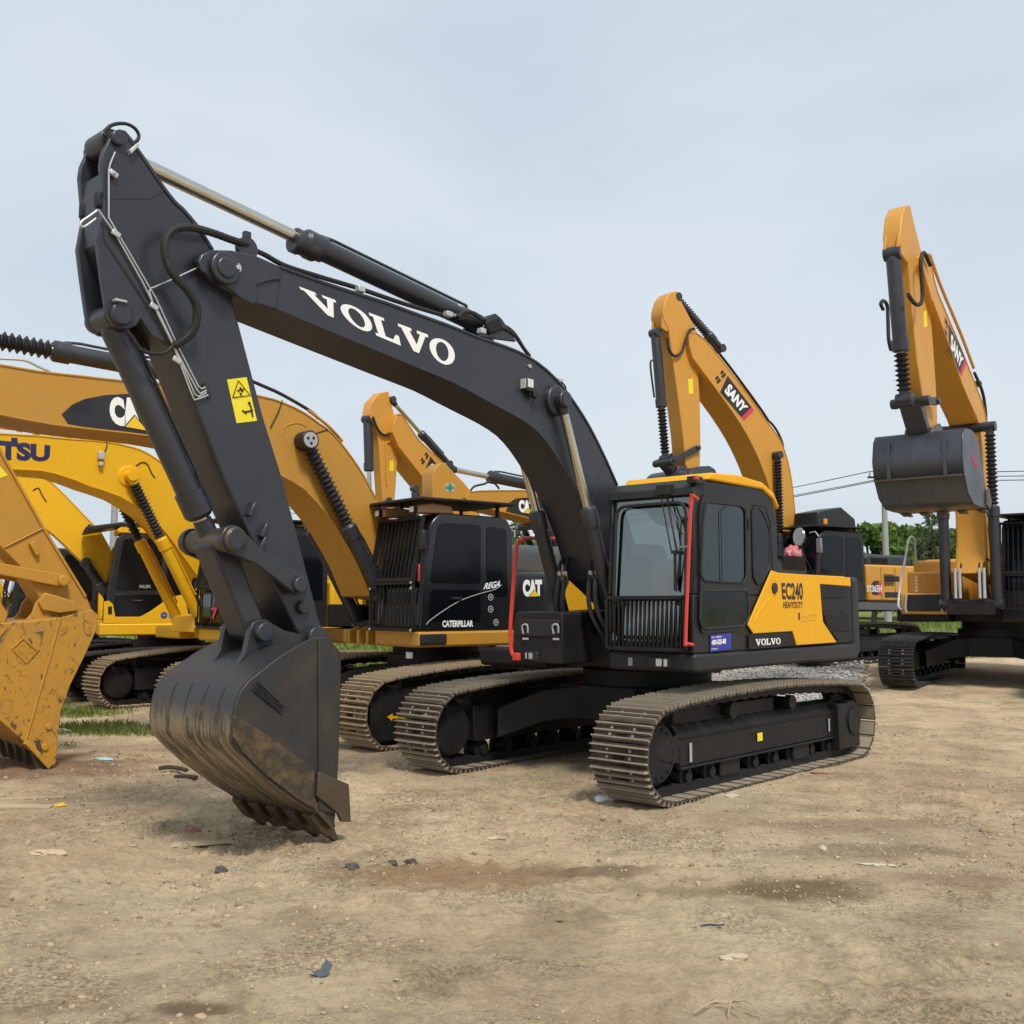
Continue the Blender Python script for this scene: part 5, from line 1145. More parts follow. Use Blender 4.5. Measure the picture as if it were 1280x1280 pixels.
# ================================================================== orange machine with the black cab, behind the dark cab
def build_orange_mid():
    m = Machine(7.2, 25., 55, 47, 'orange excavator with raised boom and black cab with white mirror, behind the yellow side panel')
    R_ = m.root
    undercarriage(m, hl=2.5, half=1.35, w=.65, shoe=[SHOE_K, SHOEBAR_K, SLOT, STEEL], detail=1)
    cb, house = std_upper(m, SORA, FRAME, BLACKP, SORA, hoodcol=BLACKP, hw=1.5, xf=1.45, xr=-3.7, zd=1.16, zk=1.40, zt=2.26, cab=(-.28,1.45,.45,1.44,3.02), visor=True, cw_x=-2.6)
    MB().py([(1.1,3.05),(1.05,3.45),(.2,3.6),(-.3,3.35),(-.35,3.05)], .5, 1.2).build('roof_unit', BLACKP, cb, bevel=.03)
    c = m.p3((1031,653), 1.2); MB().cyl(c-Vector((0,0,.05)), c+Vector((0,0,.08)), .06, n=14).build('beacon', AMBER, cb, bevel=.01)
    c = m.p3((1024,682), 1.62); MB().rbox(c, (.06,.16,.34)).build('mirror', MIRROR, cb, bevel=.03); MB().tube([c+Vector((0,0,.2)), c+Vector((0,-.1,.32)), c+Vector((0,-.25,.3))], .015, 6).build('mirror_arm', PIPE, cb)
    q = m.front((998,671), 1.75); mc = Vector((1.75,q[0],q[1]))
    o = MB().lathe(mc, mc+Vector((-.08,.02,0)), [(0,.02),(.0,.20),(.03,.21),(.07,.12)], 26).build('round_mirror', MIRROR, cb); 
    MB().tube([mc+Vector((-.05,0,-.1)), mc+Vector((-.1,.1,-.5)), mc+Vector((-.3,.2,-.9))], .018, 6).build('mirror_arm', FRAME, cb)
    y = 1.482
    m.letters('lettering', text_geo('SY365H', .025), [(1083.5,739.5),(1102,740.5),(1102,731),(1083.5,731.5)], y+.006, WHITE, house)
    lg = m.panel('emblem', [(1089,730),(1093,726),(1099,726),(1102,731),(1101,740),(1098,744),(1090,743)], y-.001, .004, INKB, house, bevel=0)
    m.panel('emblem_accent', [(1098,727),(1102,727.5),(1102,744),(1098,743)], y+.0035, .001, PINKR, house, bevel=0)
    for q in ((1106,720,1124,727),(1106,740,1126,747)): m.panel('vent', [(q[0],q[1]),(q[2],q[1]+.3),(q[2],q[3]),(q[0],q[3])], y-.002, .005, INKB, house, bevel=0)
    m.letters('lettering', text_geo('SANY', .02), [(1107,736),(1124,736.6),(1124,731),(1107,730.5)], y+.004, plain('pale_stripe',(.62,.35,.10),.5), house)
    m.panel('skirt', [(1072,753),(1140,754),(1140,763),(1072,762)], 1.502, .01, paint('blue_grey_skirt', (.085,.10,.12), .5), R_, bevel=.003)
    bw = .33
    top = [(862,432),(862,420),(868,415.5),(882,425),(911,461),(935,493),(957,524),(969,540),(977,553),(985,576),(990,602),(993,630),(995,655),(997,680)]
    bot = [(982,690),(975,660),(967,628),(957,597),(946,569),(933,543),(916,516),(895,487),(878,464),(866,447)]
    boom = std_boom(m, top, bot, bw, SORA, foot=(.1,2.05))
    sany_plate(m, boom, bw+.004, [(897,482),(932,524),(941,515),(907,471)])
    strip_pipe(m, [(885,424),(914,461),(945,503),(960,525)], bw-.06, .03, FRAME, boom)
    strip_pipe(m, [(880,419),(912,458),(940,497),(955,517)], -.1, .03, SORA, boom)
    hose([m.p3(p, .2) for p in ((955,522),(964,529),(972,540),(978,554),(979,566))], .028, RUBBER, R_); hose([m.p3(p, .28) for p in ((952,530),(960,532),(970,546),(976,562))], .022, PIPE, R_)
    aw = .2
    arm = MB().py(m.sides([(829,396),(829,386),(833,372),(839,365),(847,363.5),(851,375),(869,409),(876,424),(872,447),(875,500),(876,560),(875,585),(870,589),(860,589),(857,580),(854,543),(847,490),(840,442),(836,412)], aw), -aw, aw).build('arm', SORA, R_, bevel=.02)
    for sd in (1,-1): MB().py(m.sides([(829,396),(829,410),(834,414),(842,412),(840,396)], aw), sd*.15-.025, sd*.15+.025).build('cylinder_ear', SORA, arm, bevel=.01)
    m.panel('warning_sticker', [(860,474),(866,473),(866.5,492),(861,493)], aw, .005, STY, arm, bevel=0)
    A = m.p3((819,416), 0); B = m.p3((832,574), 0); K = m.p3((825,510), 0); cylinder(m, 'bucket_cylinder', A, B, (K-A).length/(B-A).length, .105, .055, DARK, bel=.075)
    hose([m.p3(p, .12) for p in ((815,450),(813,455),(815,475),(818,497))], .022, RUBBER, R_)
    ca, c1 = m.p3((900,436), .1), m.p3((845,372), .1); cylinder(m, 'arm_cylinder', ca, c1, .3, .10, .055, DARK, bel=.075)
    hose([m.p3(p, aw+.06) for p in ((834,422),(836,436),(843,445),(852,440),(857,425),(862,413),(868,411))], .03, RUBBER, R_)
    pin = m.side((972,569), .44); q = m.side((974.5,650), .44); dx, dz = q[0]-pin[0], q[1]-pin[1]; base = (pin[0]+dx*((1.5-pin[1])/dz), 1.5)
    boom_cyls(m, pin, base, .44, .44, DARK, .095, .075, boom=boom, pincol=INKB)
    lk = m.side((838,577), .2); ap = m.side((872,560), .24)
    bp = m.side((868,590), .2); kp = (bp[0]+.45, bp[1]-.05)
    link_set(m, lk, ap, kp, .24, DARK)
    x, z = bp
    pr = [(x-.12,z+.02),(x+.05,z+.08),(x+.5,z+.0),(x+.72,z-.25),(x+.75,z-.6),(x+.55,z-.95),(x+.15,z-1.15),(x-.65,z-1.25),(x-.75,z-1.15),(x-.45,z-.5)]
    bucket(m, pr, (1,9), .68, [(x-.12,z+.06),(x+.02,z+.14),(x+.3,z+.12),(x+.46,z+.1),(x+.56,z-.05),(x+.5,z-.12),(x,z-.05)], .17, STEELB, LIPST, R_, 5, (x-.95,z-1.25), (x-.72,z-1.2), None, False)
    # red cloth bag hanging beside the mirror
    q = mc + Vector((.02,-.16,-.42))
    mb = MB(); b = bmesh.new(); bmesh.ops.create_icosphere(b, subdivisions=3, radius=.2)
    for v in b.verts:
        n = v.co.normalized(); v.co = n*.2*(1+.12*math.sin(9*n.x+4*n.z)+.1*math.sin(13*n.y+5*n.z)); v.co.z *= 1.15
    o_ = MB().add([v.co for v in b.verts], [tuple(v.index for v in f.verts) for f in b.faces]); b.free()
    w = Matrix.LocRotScale(R_.location, R_.rotation_euler, None) @ q
    bag = o_.build('cloth_bag', paint('red_white_cloth', (.50,.04,.06), .85, dust=1., dustcol=(.75,.62,.62), scale=11), None, smooth=60); bag.location = w
    bag['label'] = 'small red and white cloth bag hanging by the round mirror of the orange excavator'; bag['category'] = 'bag'
build_orange_mid()

# ================================================================== orange machine at the right edge, bucket in the air
def build_orange_right():
    m = Machine(9.45, 20.1, 39, 34, 'orange excavator at the right edge with its grey steel bucket lifted in the air')
    R_ = m.root
    undercarriage(m, hl=2.45, half=1.33, w=.62, shoe=[SHOE_K, SHOEBAR_K, SLOT, STEEL], detail=2)
    cb, house = std_upper(m, SORA, FRAME, BLACKP, SORA, hoodcol=BLACKP, hw=1.48, xf=1.40, zd=1.16, zk=1.40, zt=2.42, front_bars=True, toolbox=False, visor=True, cab=(-.42,1.33,.45,1.42,3.05))
    # orange boxes to the right of the boom, with a dark striped hatch
    T = lambda px, py, xx: (lambda q: Vector((xx, q[0], q[1])))(m.front((px,py), xx))
    a, b = T(1126,768,1.42), T(1188,741,1.42)
    MB().box(.9, 1.42, a.y, b.y, a.z, b.z).build('tool_box', SORA, R_, bevel=.03)
    h = MB().box(1.415,1.435,T(1132,0,1.42).y if 0 else a.y+.1, b.y-.1, a.z+.06, b.z-.03).build('hatch', INKB, R_, bevel=.01)
    for yy in (a.y+.13, b.y-.13): MB().tube([(1.45,yy,a.z+.03),(1.47,yy-.02,a.z+.12),(1.45,yy,b.z-.03)], .02, 6, smooth=3).build('latch', PIPE, R_)
    a2, b2 = T(1134,742,.9), T(1191,714,.9)
    s = MB().box(.1, .9, a2.y, b2.y, a2.z-.02, b2.z).build('step_box', SORA, R_, bevel=.04)
    rs = MB()
    for k in range(8): rs.box(.901,.912, a2.y+.2, b2.y-.05, a2.z+.05+k*.045, a2.z+.067+k*.045)
    rs.build('tread_strip', SORA, s)
    P = [T(p[0],p[1],.905) for p in ((1144,740),(1148,740),(1148,719),(1144,719))]
    vs, fs = quadmap(text_geo('SANY', .03), [P[1], P[2], P[3], P[0]]); MB().add(vs, fs).build('lettering', WHITE, s, smooth=0, recalc=False)
    hose([T(1127,762,1.42), T(1123,757,1.45), T(1125,735,1.3), T(1133,690,1.0), T(1135,677,.9), T(1139,671,.7), T(1143,677,.5), T(1146,712,.3)], .022, PIPE, R_, 'handrail', 4)
    bw = .25
    top = [(1154,330),(1154,321),(1160,316),(1166,340),(1172,365),(1195,420),(1215,470),(1226,498),(1232,520),(1235,560),(1237,630),(1237,665),(1236,700)]
    bot = [(1230,716),(1232,690),(1231,650),(1228,600),(1226,560),(1223,530),(1215,510),(1202,480),(1185,430),(1165,375),(1157,345)]
    boom = std_boom(m, top, bot, bw, SORA, foot=(.1,2.05))
    sany_plate(m, boom, bw+.004, [(1184,428),(1203,468),(1208,455),(1185,407)])
    strip_pipe(m, [(1162,318),(1176,358),(1200,415),(1217,460)], bw-.06, .03, SORA, boom)
    c = m.p3((1222,480), bw-.05); MB().rbox(c, (.14,.12,.10)).build('work_lamp', FRAME, boom, bevel=.01)
    aw = .145
    arm = MB().py(m.sides([(1127,318),(1126,290),(1128,268),(1133,257),(1138,256),(1142,275),(1152,315),(1159,340),(1163,380),(1170,480),(1172,520),(1172,545),(1165,550),(1161,535),(1153,490),(1147,450),(1141,390),(1136,330)], aw), -aw, aw).build('arm', SORA, R_, bevel=.02)
    for sd in (1,-1): MB().py(m.sides([(1126,290),(1125,308),(1130,318),(1138,316),(1138,290)], aw), sd*.105-.025, sd*.105+.025).build('cylinder_ear', SORA, arm, bevel=.01)
    m.panel('warning_sticker', [(1154,390),(1158,388),(1159,408),(1155,410)], aw, .005, STY, arm, bevel=0)
    A = m.p3((1116,317), 0); B = m.p3((1131,500), 0); K = m.p3((1125,440), 0); cylinder(m, 'bucket_cylinder', A, B, (K-A).length/(B-A).length, .115, .055, DARK, bel=.075)
    hose([m.p3(p, .14) for p in ((1104,387),(1101,380),(1104,376),(1109,382),(1110,400),(1111,425),(1114,438))], .028, RUBBER, R_)
    hose([m.p3(p, bw+.05) for p in ((1135,368),(1142,378),(1149,381),(1153,372),(1152,345),(1151,325),(1155,316),(1163,332))], .032, RUBBER, R_)
    hose([m.p3(p, .1) for p in ((1218,466),(1228,490),(1232,515),(1232,530))], .03, RUBBER, R_)
    pin = m.side((1237,533), .44); q = m.side((1242,645), .44); dx, dz = q[0]-pin[0], q[1]-pin[1]; base = (pin[0]+dx*((1.5-pin[1])/dz), 1.5)
    boom_cyls(m, pin, base, .44, .55, DARK, .095, .075, boom=boom, pincol=INKB)
    for k, yy in enumerate((.18,.26,-.16,-.24)): MB().cyl((base[0]+.12,yy,1.6),(base[0]+.1,yy,2.15),.028,n=10).build('hose_sleeve', PIPE, R_)
    # bucket hanging under the arm end, its back turned to the camera
    bp = m.side((1176,540), .0); lk = m.side((1138,503), .0); ap = m.side((1168,502), .22)
    x0, z0 = bp
    kp = m.side((1150,545), .0)
    link_set(m, lk, ap, kp, .25, DARK, .17)
    hb = .70
    prof = m.sides([(1196,541),(1205,537),(1214,540),(1222,575),(1232,615),(1229,622),(1214,629),(1204,628),(1197,617),(1192,595),(1190,565)], hb)
    # deep curved shell built from its section, opening away from the camera
    s0 = m.side((1150,537), 0.); s1 = m.side((1148,630), 0.)
    zt, zb = m.side((1200,537), hb)[1], m.side((1206,628), hb)[1]; xs = kp[0]
    prof = [(xs-.66,zt+.0),(xs-.34,zt+.07),(xs+.06,zt+.05),(xs+.17,zt-.06),(xs+.25,zt-.40),(xs+.19,zb+.46),(xs+.0,zb+.16),(xs-.30,zb+.0),(xs-1.14,zb-.02),(xs-1.20,zb+.08),(xs-.86,zt-.42)]
    ears = [(xs-.50,zt+.02),(xs-.46,zt+.20),(xs-.36,zt+.24),(xs-.10,zt+.14),(xs+.05,zt+.12),(xs+.12,zt-.02),(xs+.2,zt-.2),(xs+.0,zt-.05)]
    bk = bucket(m, prof, (1,9), hb, ears, .20, STEELB, LIPST, R_, 5, (xs-1.42,zb-.05), (xs-1.12,zb+.0), [(xs-1.0,zb+.28),(xs-1.16,zb+.34),(xs-1.30,zb+.12),(xs-1.16,zb-.02),(xs-.96,zb+.04)], True)
    MB().box(xs+.02,xs+.262,-hb,hb,zb+.42,zb+.45).build('wear_bar', LIPST, bk, bevel=.004)
    for yy in (-.45,.45): MB().box(xs+.10,xs+.268,yy-.03,yy+.03,zb+.45,zt-.12).build('stiffener', STEELB, bk, bevel=.006)
    v = [Vector((a_, hb+.026, b_)) for a_, b_ in ((xs-.55,zt-.60),(xs-.25,zt-.42),(xs-.30,zt-.30),(xs-.60,zt-.48))]
    vs, fs = quadmap(text_geo('SANY', .05), [v[1], v[0], v[3], v[2]]); MB().add(vs, fs).build('lettering', PINKR, bk, smooth=0, recalc=False)
build_orange_right()

# ================================================================== ground
def ground_material():
    m = bpy.data.materials.new('dry_clay_ground'); N, L, b = nodes_of(m)
    g = N.new('ShaderNodeNewGeometry')
    def noise(sc, det=6, ro=.6, dist=0., vec=None, st=None):
        n = N.new('ShaderNodeTexNoise'); n.inputs['Scale'].default_value = sc; n.inputs['Detail'].default_value = det; n.inputs['Roughness'].default_value = ro; n.inputs['Distortion'].default_value = dist
        if st:
            mp = N.new('ShaderNodeMapping'); mp.inputs['Scale'].default_value = st[0]; mp.inputs['Rotation'].default_value = (0,0,st[1]); L.new(g.outputs['Position'], mp.inputs['Vector']); L.new(mp.outputs['Vector'], n.inputs['Vector'])
        else: L.new(g.outputs['Position'], n.inputs['Vector'])
        return n.outputs['Fac']
    def ramp(f, a, b_, lo=0., hi=1.):
        r = N.new('ShaderNodeMapRange'); r.interpolation_type = 'SMOOTHSTEP'; r.inputs['From Min'].default_value = a; r.inputs['From Max'].default_value = b_; r.inputs['To Min'].default_value = lo; r.inputs['To Max'].default_value = hi
        L.new(f, r.inputs['Value']); return r.outputs['Result']
    def mix(f, c1, c2, mode='MIX'):
        x = N.new('ShaderNodeMixRGB'); x.blend_type = mode
        for k, c in (('Color1', c1), ('Color2', c2)):
            if isinstance(c, tuple): x.inputs[k].default_value = (*c, 1)
            else: L.new(c, x.inputs[k])
        if isinstance(f, float): x.inputs['Fac'].default_value = f
        else: L.new(f, x.inputs['Fac'])
        return x.outputs['Color']
    def math_(op, a, b_):
        x = N.new('ShaderNodeMath'); x.operation = op
        for k, c in ((0, a), (1, b_)):
            if isinstance(c, (int, float)): x.inputs[k].default_value = c
            else: L.new(c, x.inputs[k])
        return x.outputs[0]
    c = mix(ramp(noise(.33, 7, .62), .40, .60), (.89, .695, .455), (.77, .575, .37))
    c = mix(ramp(noise(1.4, 8, .68, .4), .45, .66, 0, .62), c, (.40, .29, .17))
    c = mix(ramp(noise(1., 6, .6, .5, None, ((.35, 2.2, 1), .2)), .52, .66, 0, .65), c, (.69, .56, .37))        # pale scraped streaks
    c = mix(ramp(noise(4.5, 8, .75), .52, .68, 0, .42), c, (.36, .26, .155))       # crumbs
    c = mix(ramp(noise(26, 6, .75), .48, .66, 0, .38), c, (.34, .25, .15)); c = mix(ramp(noise(95, 4, .75), .50, .64, 0, .36), c, (.31, .23, .14))
    c = mix(ramp(noise(60, 3, .7), .58, .70, 0, .45), c, (.72, .62, .45))
    c = mix(ramp(noise(11, 6, .7), .60, .70, 0, .5), c, (.55, .47, .33))
    churn = math_('MULTIPLY', ramp(noise(.75, 6, .65, .3), .47, .60), ramp(noise(34, 6, .8), .44, .58))
    c = mix(math_('MULTIPLY', churn, .75), c, (.25, .185, .11))
    c = mix(ramp(noise(2.6, 8, .75, .3, None, ((.35, 8., 1), .12)), .55, .66, 0, .5), c, (.36, .27, .165))
    c = mix(ramp(noise(7, 8, .8), .60, .68, 0, .6), c, (.24, .175, .105))
    # reddish soil patches with a place of their own
    sx = N.new('ShaderNodeSeparateXYZ'); L.new(g.outputs['Position'], sx.inputs[0])
    X, Y = sx.outputs['X'], sx.outputs['Y']
    wob = math_('MULTIPLY', math_('SUBTRACT', noise(2.2, 6, .7), .5), 1.7)
    for cx, cy, rx, ry, col, k in ((-.25, 6.75, .95, .42, (.40,.23,.12), .7), (1.75, 6.4, .55, .30, (.21,.135,.06), .8), (.55, 6.85, .5, .16, (.20,.15,.085), .6), (-1.35, 4.55, .20, .12, (.20,.13,.07), .8), (-5.3, 11.0, 2.0, 1.0, (.25,.135,.08), .7), (2.5, 8.2, 1.0, .35, (.30,.18,.12), .5), (2.7, 6.6, .5, .2, (.33,.19,.14), .45), (1.05, 6.35, .5, .18, (.28,.22,.10), .5), (-3.4, 12.6, 1.6, .8, (.27,.17,.10), .5), (2.4, 7.3, .8, .25, (.24,.18,.12), .5)):
        dx = math_('DIVIDE', math_('SUBTRACT', X, cx), rx); dy = math_('DIVIDE', math_('SUBTRACT', Y, cy), ry)
        d = math_('ADD', math_('SQRT', math_('ADD', math_('MULTIPLY', dx, dx), math_('MULTIPLY', dy, dy)), 0), wob)
        c = mix(ramp(d, 1.15, .45, 0, k), c, col)
    # grass-covered soil far back
    far = ramp(math_('ADD', Y, math_('MULTIPLY', wob, 3.)), 25., 28.)
    c = mix(far, c, mix(ramp(noise(.8), .4, .6), (.15, .20, .05), (.21, .24, .075)))
    L.new(c, b.inputs['Base Color']); b.inputs['Roughness'].default_value = .95; b.inputs['Specular IOR Level'].default_value = .15
    h = math_('ADD', math_('MULTIPLY', noise(9, 10, .8), 1.), math_('MULTIPLY', noise(48, 6, .8), .55))
    h = math_('ADD', h, math_('MULTIPLY', noise(2., 8, .7, .6, None, ((.4, 3.5, 1), .25)), .7))
    bp = N.new('ShaderNodeBump'); bp.inputs['Strength'].default_value = .9; bp.inputs['Distance'].default_value = .07
    L.new(h, bp.inputs['Height']); L.new(bp.outputs['Normal'], b.inputs['Normal'])
    return m
GROUND_M = ground_material()
def axis(lo, a, b, hi, st, g):
    out = list(np.arange(a, b, st)); s = st; x = out[-1]
    while x < hi: s = min(s*g, 40); x += s; out.append(x)
    s = st; x = a; pre = []
    while x > lo: s = min(s*g, 40); x -= s; pre.append(x)
    return np.array(pre[::-1] + out)
def build_ground():
    xs = axis(-700, -4.2, 5.0, 700, .021, 1.035); ys = axis(-40, 2.9, 9.6, 1200, .021, 1.03)
    X, Y = np.meshgrid(xs, ys); Z = hz(X, Y)
    nx, ny = len(xs), len(ys); co_ = np.stack([X, Y, Z], -1).reshape(-1, 3)
    i = np.arange(nx*ny).reshape(ny, nx); q = np.stack([i[:-1,:-1], i[:-1,1:], i[1:,1:], i[1:,:-1]], -1).reshape(-1, 4)
    me = bpy.data.meshes.new('ground'); me.vertices.add(len(co_)); me.vertices.foreach_set('co', co_.ravel().astype(np.float32))
    me.loops.add(q.size); me.loops.foreach_set('vertex_index', q.ravel().astype(np.int32)); me.polygons.add(len(q)); me.polygons.foreach_set('loop_start', np.arange(0, q.size, 4, dtype=np.int32))
    me.polygons.foreach_set('use_smooth', np.ones(len(q), bool)); me.update(); me.validate(); me.materials.append(GROUND_M)
    o = bpy.data.objects.new('ground', me); COL.objects.link(o); o['kind'] = 'structure'
build_ground()

def raw_mesh(name, verts, faces, mats, mi=None, smooth=False):
    """verts (n,3) float array, faces (m,k) int array"""
    me = bpy.data.meshes.new(name); k = faces.shape[1]
    me.vertices.add(len(verts)); me.vertices.foreach_set('co', np.ascontiguousarray(verts, np.float32).ravel())
    me.loops.add(faces.size); me.loops.foreach_set('vertex_index', np.ascontiguousarray(faces, np.int32).ravel())
    me.polygons.add(len(faces)); me.polygons.foreach_set('loop_start', np.arange(0, faces.size, k, dtype=np.int32))
    for m in mats: me.materials.append(m)
    if mi is not None: me.polygons.foreach_set('material_index', np.ascontiguousarray(mi, np.int32))
    if smooth: me.polygons.foreach_set('use_smooth', np.ones(len(faces), bool))
    me.update(); me.validate(); o = bpy.data.objects.new(name, me); COL.objects.link(o); return o

# ------------------------------------------------------------------ pebbles, gravel, clods
_t = (1+5**.5)/2
ICO_V = np.array([(-1,_t,0),(1,_t,0),(-1,-_t,0),(1,-_t,0),(0,-1,_t),(0,1,_t),(0,-1,-_t),(0,1,-_t),(_t,0,-1),(_t,0,1),(-_t,0,-1),(-_t,0,1)])/math.hypot(1,_t)
ICO_F = np.array([(0,11,5),(0,5,1),(0,1,7),(0,7,10),(0,10,11),(1,5,9),(5,11,4),(11,10,2),(10,7,6),(7,1,8),(3,9,4),(3,4,2),(3,2,6),(3,6,8),(3,8,9),(4,9,5),(2,4,11),(6,2,10),(8,6,7),(9,8,1)])
def stones(name, P, S, mats, sink=.35, flat=.65, low=False):
    n = len(P); V, F = ICO_V, ICO_F
    if low:
        V = np.array([(1,0,0),(-1,0,0),(0,1,0),(0,-1,0),(0,0,1),(0,0,-1)], float); F = np.array([(0,2,4),(2,1,4),(1,3,4),(3,0,4),(2,0,5),(1,2,5),(3,1,5),(0,3,5)])
    v = V[None]*(1 + rng.uniform(-.28, .28, (n, len(V), 1)))
    v = v*np.stack([rng.uniform(.7,1.3,n), rng.uniform(.6,1.1,n), rng.uniform(.35,.8,n)*flat/.65], -1)[:,None,:]
    a = rng.uniform(0, 2*PI, n); c, s = np.cos(a), np.sin(a)
    R = np.zeros((n,3,3)); R[:,0,0]=c; R[:,0,1]=-s; R[:,1,0]=s; R[:,1,1]=c; R[:,2,2]=1
    v = np.einsum('nij,nkj->nki', R, v)*S[:,None,None]; v = v + P[:,None,:]; v[:,:,2] += S[:,None]*(.5-sink)*.6
    f = (F[None] + (np.arange(n)*len(V))[:,None,None]).reshape(-1,3)
    mi = np.repeat(rng.integers(0, len(mats), n), len(F))
    return raw_mesh(name, v.reshape(-1,3), f, mats, mi)
ST = [paint('clay_crumb', (.44,.33,.21), .95, dust=.5, dustcol=(.22,.16,.10), scale=20), paint('pale_stone', (.52,.42,.29), .9, dust=.4, dustcol=(.36,.28,.19), scale=20), paint('brown_crumb', (.24,.165,.10), .95, dust=.4, dustcol=(.36,.27,.18), scale=20), paint('grey_stone', (.36,.32,.26), .9, dust=.5, dustcol=(.36,.27,.18), scale=20)]
def scatter(n, x0, x1, y0, y1, f=.8, thr=-.02, seed=5):
    x = rng.uniform(x0, x1, n*4); y = y0 + (y1-y0)*rng.uniform(0, 1, n*4)**1.25
    k = (fbm(x, y, f, 3, seed) + fbm(x, y, f*5, 2, seed+9)*.6 + rng.normal(0, .05, len(x))) > thr
    x, y = x[k][:n], y[k][:n]; return np.stack([x, y, hz(x, y)], -1)
P = scatter(38000, -6.5, 7.5, 2.9, 14, .55, .03); S = np.exp(rng.normal(math.log(.0055), .50, len(P))).clip(.0028, .024)
o = stones('pebbles', P, S, [ST[0], ST[0], ST[1], ST[2], ST[0], ST[2], ST[0], ST[3]], low=True); o['kind'] = 'stuff'
P = scatter(5200, -6.5, 8, 3.2, 16, .7, .07, 31); S = np.exp(rng.normal(math.log(.011), .45, len(P))).clip(.006, .034)
o = stones('soil_crumbs', P, S, [ST[0], ST[2], ST[2], ST[0], ST[0], ST[0]]); o['kind'] = 'stuff'
# gravel spread between the foreground machine and the orange one
def gravel():
    n = 9000; y = rng.uniform(16.2, 26., n); x = rng.normal(3.6, 1.9, n) + (y-16.)*.27; k = (x > 1.) & (x < .345*y - .1 + rng.normal(0, .12, n))
    x, y = x[k], y[k]; z = hz(x, y) + .05
    W_ = [paint('gravel_pale', (.46,.44,.40), .85, dust=.4, dustcol=(.35,.33,.30), scale=15), paint('gravel_mid', (.36,.345,.31), .85, dust=.4, dustcol=(.45,.43,.40), scale=15), paint('gravel_dark', (.27,.26,.24), .85, dust=.3, dustcol=(.35,.33,.3), scale=15)]
    o = stones('gravel', np.stack([x,y,z],-1), rng.uniform(.022,.055,len(x)), [W_[0],W_[0],W_[1],W_[2]], low=False); o['kind'] = 'stuff'
    # the bed under the loose stones
    xs = np.linspace(0., 1., 60); ys = np.linspace(16., 26.5, 60); X, Y = np.meshgrid(xs, ys); X = 1.2 + X*(.345*Y - 1.4)
    e_ = np.minimum(1, np.minimum.reduce([(X-1.2)*1.2, (.345*Y-.2-X)*4, (Y-16)*1.5, (26.5-Y)*1.5])); Z = hz(X, Y) + .05*np.clip(e_, -.2, 1) - .012
    i = np.arange(X.size).reshape(X.shape); q = np.stack([i[:-1,:-1], i[:-1,1:], i[1:,1:], i[1:,:-1]], -1).reshape(-1,4)
    b = raw_mesh('gravel_bed', np.stack([X,Y,Z],-1).reshape(-1,3), q, [W_[1]], None, True); b['kind'] = 'structure'
gravel()

# ------------------------------------------------------------------ grass
G1 = leaf_mat('grass_blade', (.25,.36,.075), (.34,.42,.12)); G2 = leaf_mat('dry_grass_blade', (.38,.36,.16), (.27,.28,.10))
def grass(name, x, y, h0, h1, w):
    n = len(x); z = hz(x, y); h = rng.uniform(h0, h1, n); a = rng.uniform(0, 2*PI, n); l = rng.uniform(.1, .7, n)*h
    b = np.stack([x, y, z-.01], -1); d = np.stack([np.cos(a), np.sin(a), np.zeros(n)], -1); s = np.stack([-np.sin(a), np.cos(a), np.zeros(n)], -1)*w[:,None]
    m = b + d*(l*.3)[:,None] + np.array([0,0,1])*(h*.6)[:,None]; t = b + d*l[:,None] + np.array([0,0,1])*h[:,None]
    v = np.stack([b-s, b+s, m+s*.7, t, m-s*.7], 1).reshape(-1,3); f = np.arange(5*n).reshape(n,5)
    o = raw_mesh(name, v, f, [G1, G2], (rng.uniform(0,1,n) < .22).astype(int)); o['kind'] = 'stuff'; return o
n = 42000; x = rng.uniform(-22, 26, n); y = 26 + 26*rng.uniform(0,1,n)**1.4; k = fbm(x, y, .5, 3, 77) > -.10
grass('grass', x[k], y[k], .10, .38, np.full(k.sum(), .022))
n = 90000; gx = rng.uniform(-10.5, -2.8, n); gy = rng.uniform(11.6, 20.5, n)
bed = np.exp(-((gx+6.1)/1.5)**2 - ((gy-14.4)/.75)**2) + .9*np.exp(-((gx+4.6)/1.)**2 - ((gy-14.0)/.35)**2) + .6*np.exp(-((gx+5.3)/.55)**2 - ((gy-12.7)/.28)**2) + .9*np.exp(-((gx+7.4)/1.2)**2 - ((gy-16.4)/.9)**2) + .45*np.exp(-((gx+7.5)/3.)**2 - ((gy-18.6)/1.6)**2)
k = (bed*.9 + fbm(gx, gy, 1.6, 4, 55)*1.1 - .36 > rng.uniform(0, .5, n)); gx, gy = gx[k], gy[k]
grass('grass_patches', gx, gy, .02, .115, np.full(len(gx), .0045))

# ------------------------------------------------------------------ trees
BARK = paint('tree_bark', (.10,.075,.055), .9, dust=.3, bump=.1)
LEAF = [leaf_mat('leaf_mid', (.16,.25,.065), (.115,.19,.05)), leaf_mat('leaf_light', (.24,.34,.09), (.17,.26,.07)), leaf_mat('leaf_dark', (.10,.165,.05), (.08,.135,.045))]
NEED = [leaf_mat('needle_mid', (.12,.185,.09), (.09,.14,.07)), leaf_mat('needle_light', (.16,.22,.105), (.12,.175,.085))]
def leaf_cards(C, size, mats, w=None):
    n = len(C); a = rng.normal(0,1,(n,3)); a /= np.linalg.norm(a,axis=1)[:,None]; b = np.cross(a, rng.normal(0,1,(n,3))); b /= np.linalg.norm(b,axis=1)[:,None]
    s = size*rng.uniform(.6,1.3,n)[:,None]; v = np.stack([C-a*s, C+b*s*.5, C+a*s, C-b*s*.5],1).reshape(-1,3)
    return v, np.arange(4*n).reshape(n,4), rng.choice(len(mats), n, p=w)
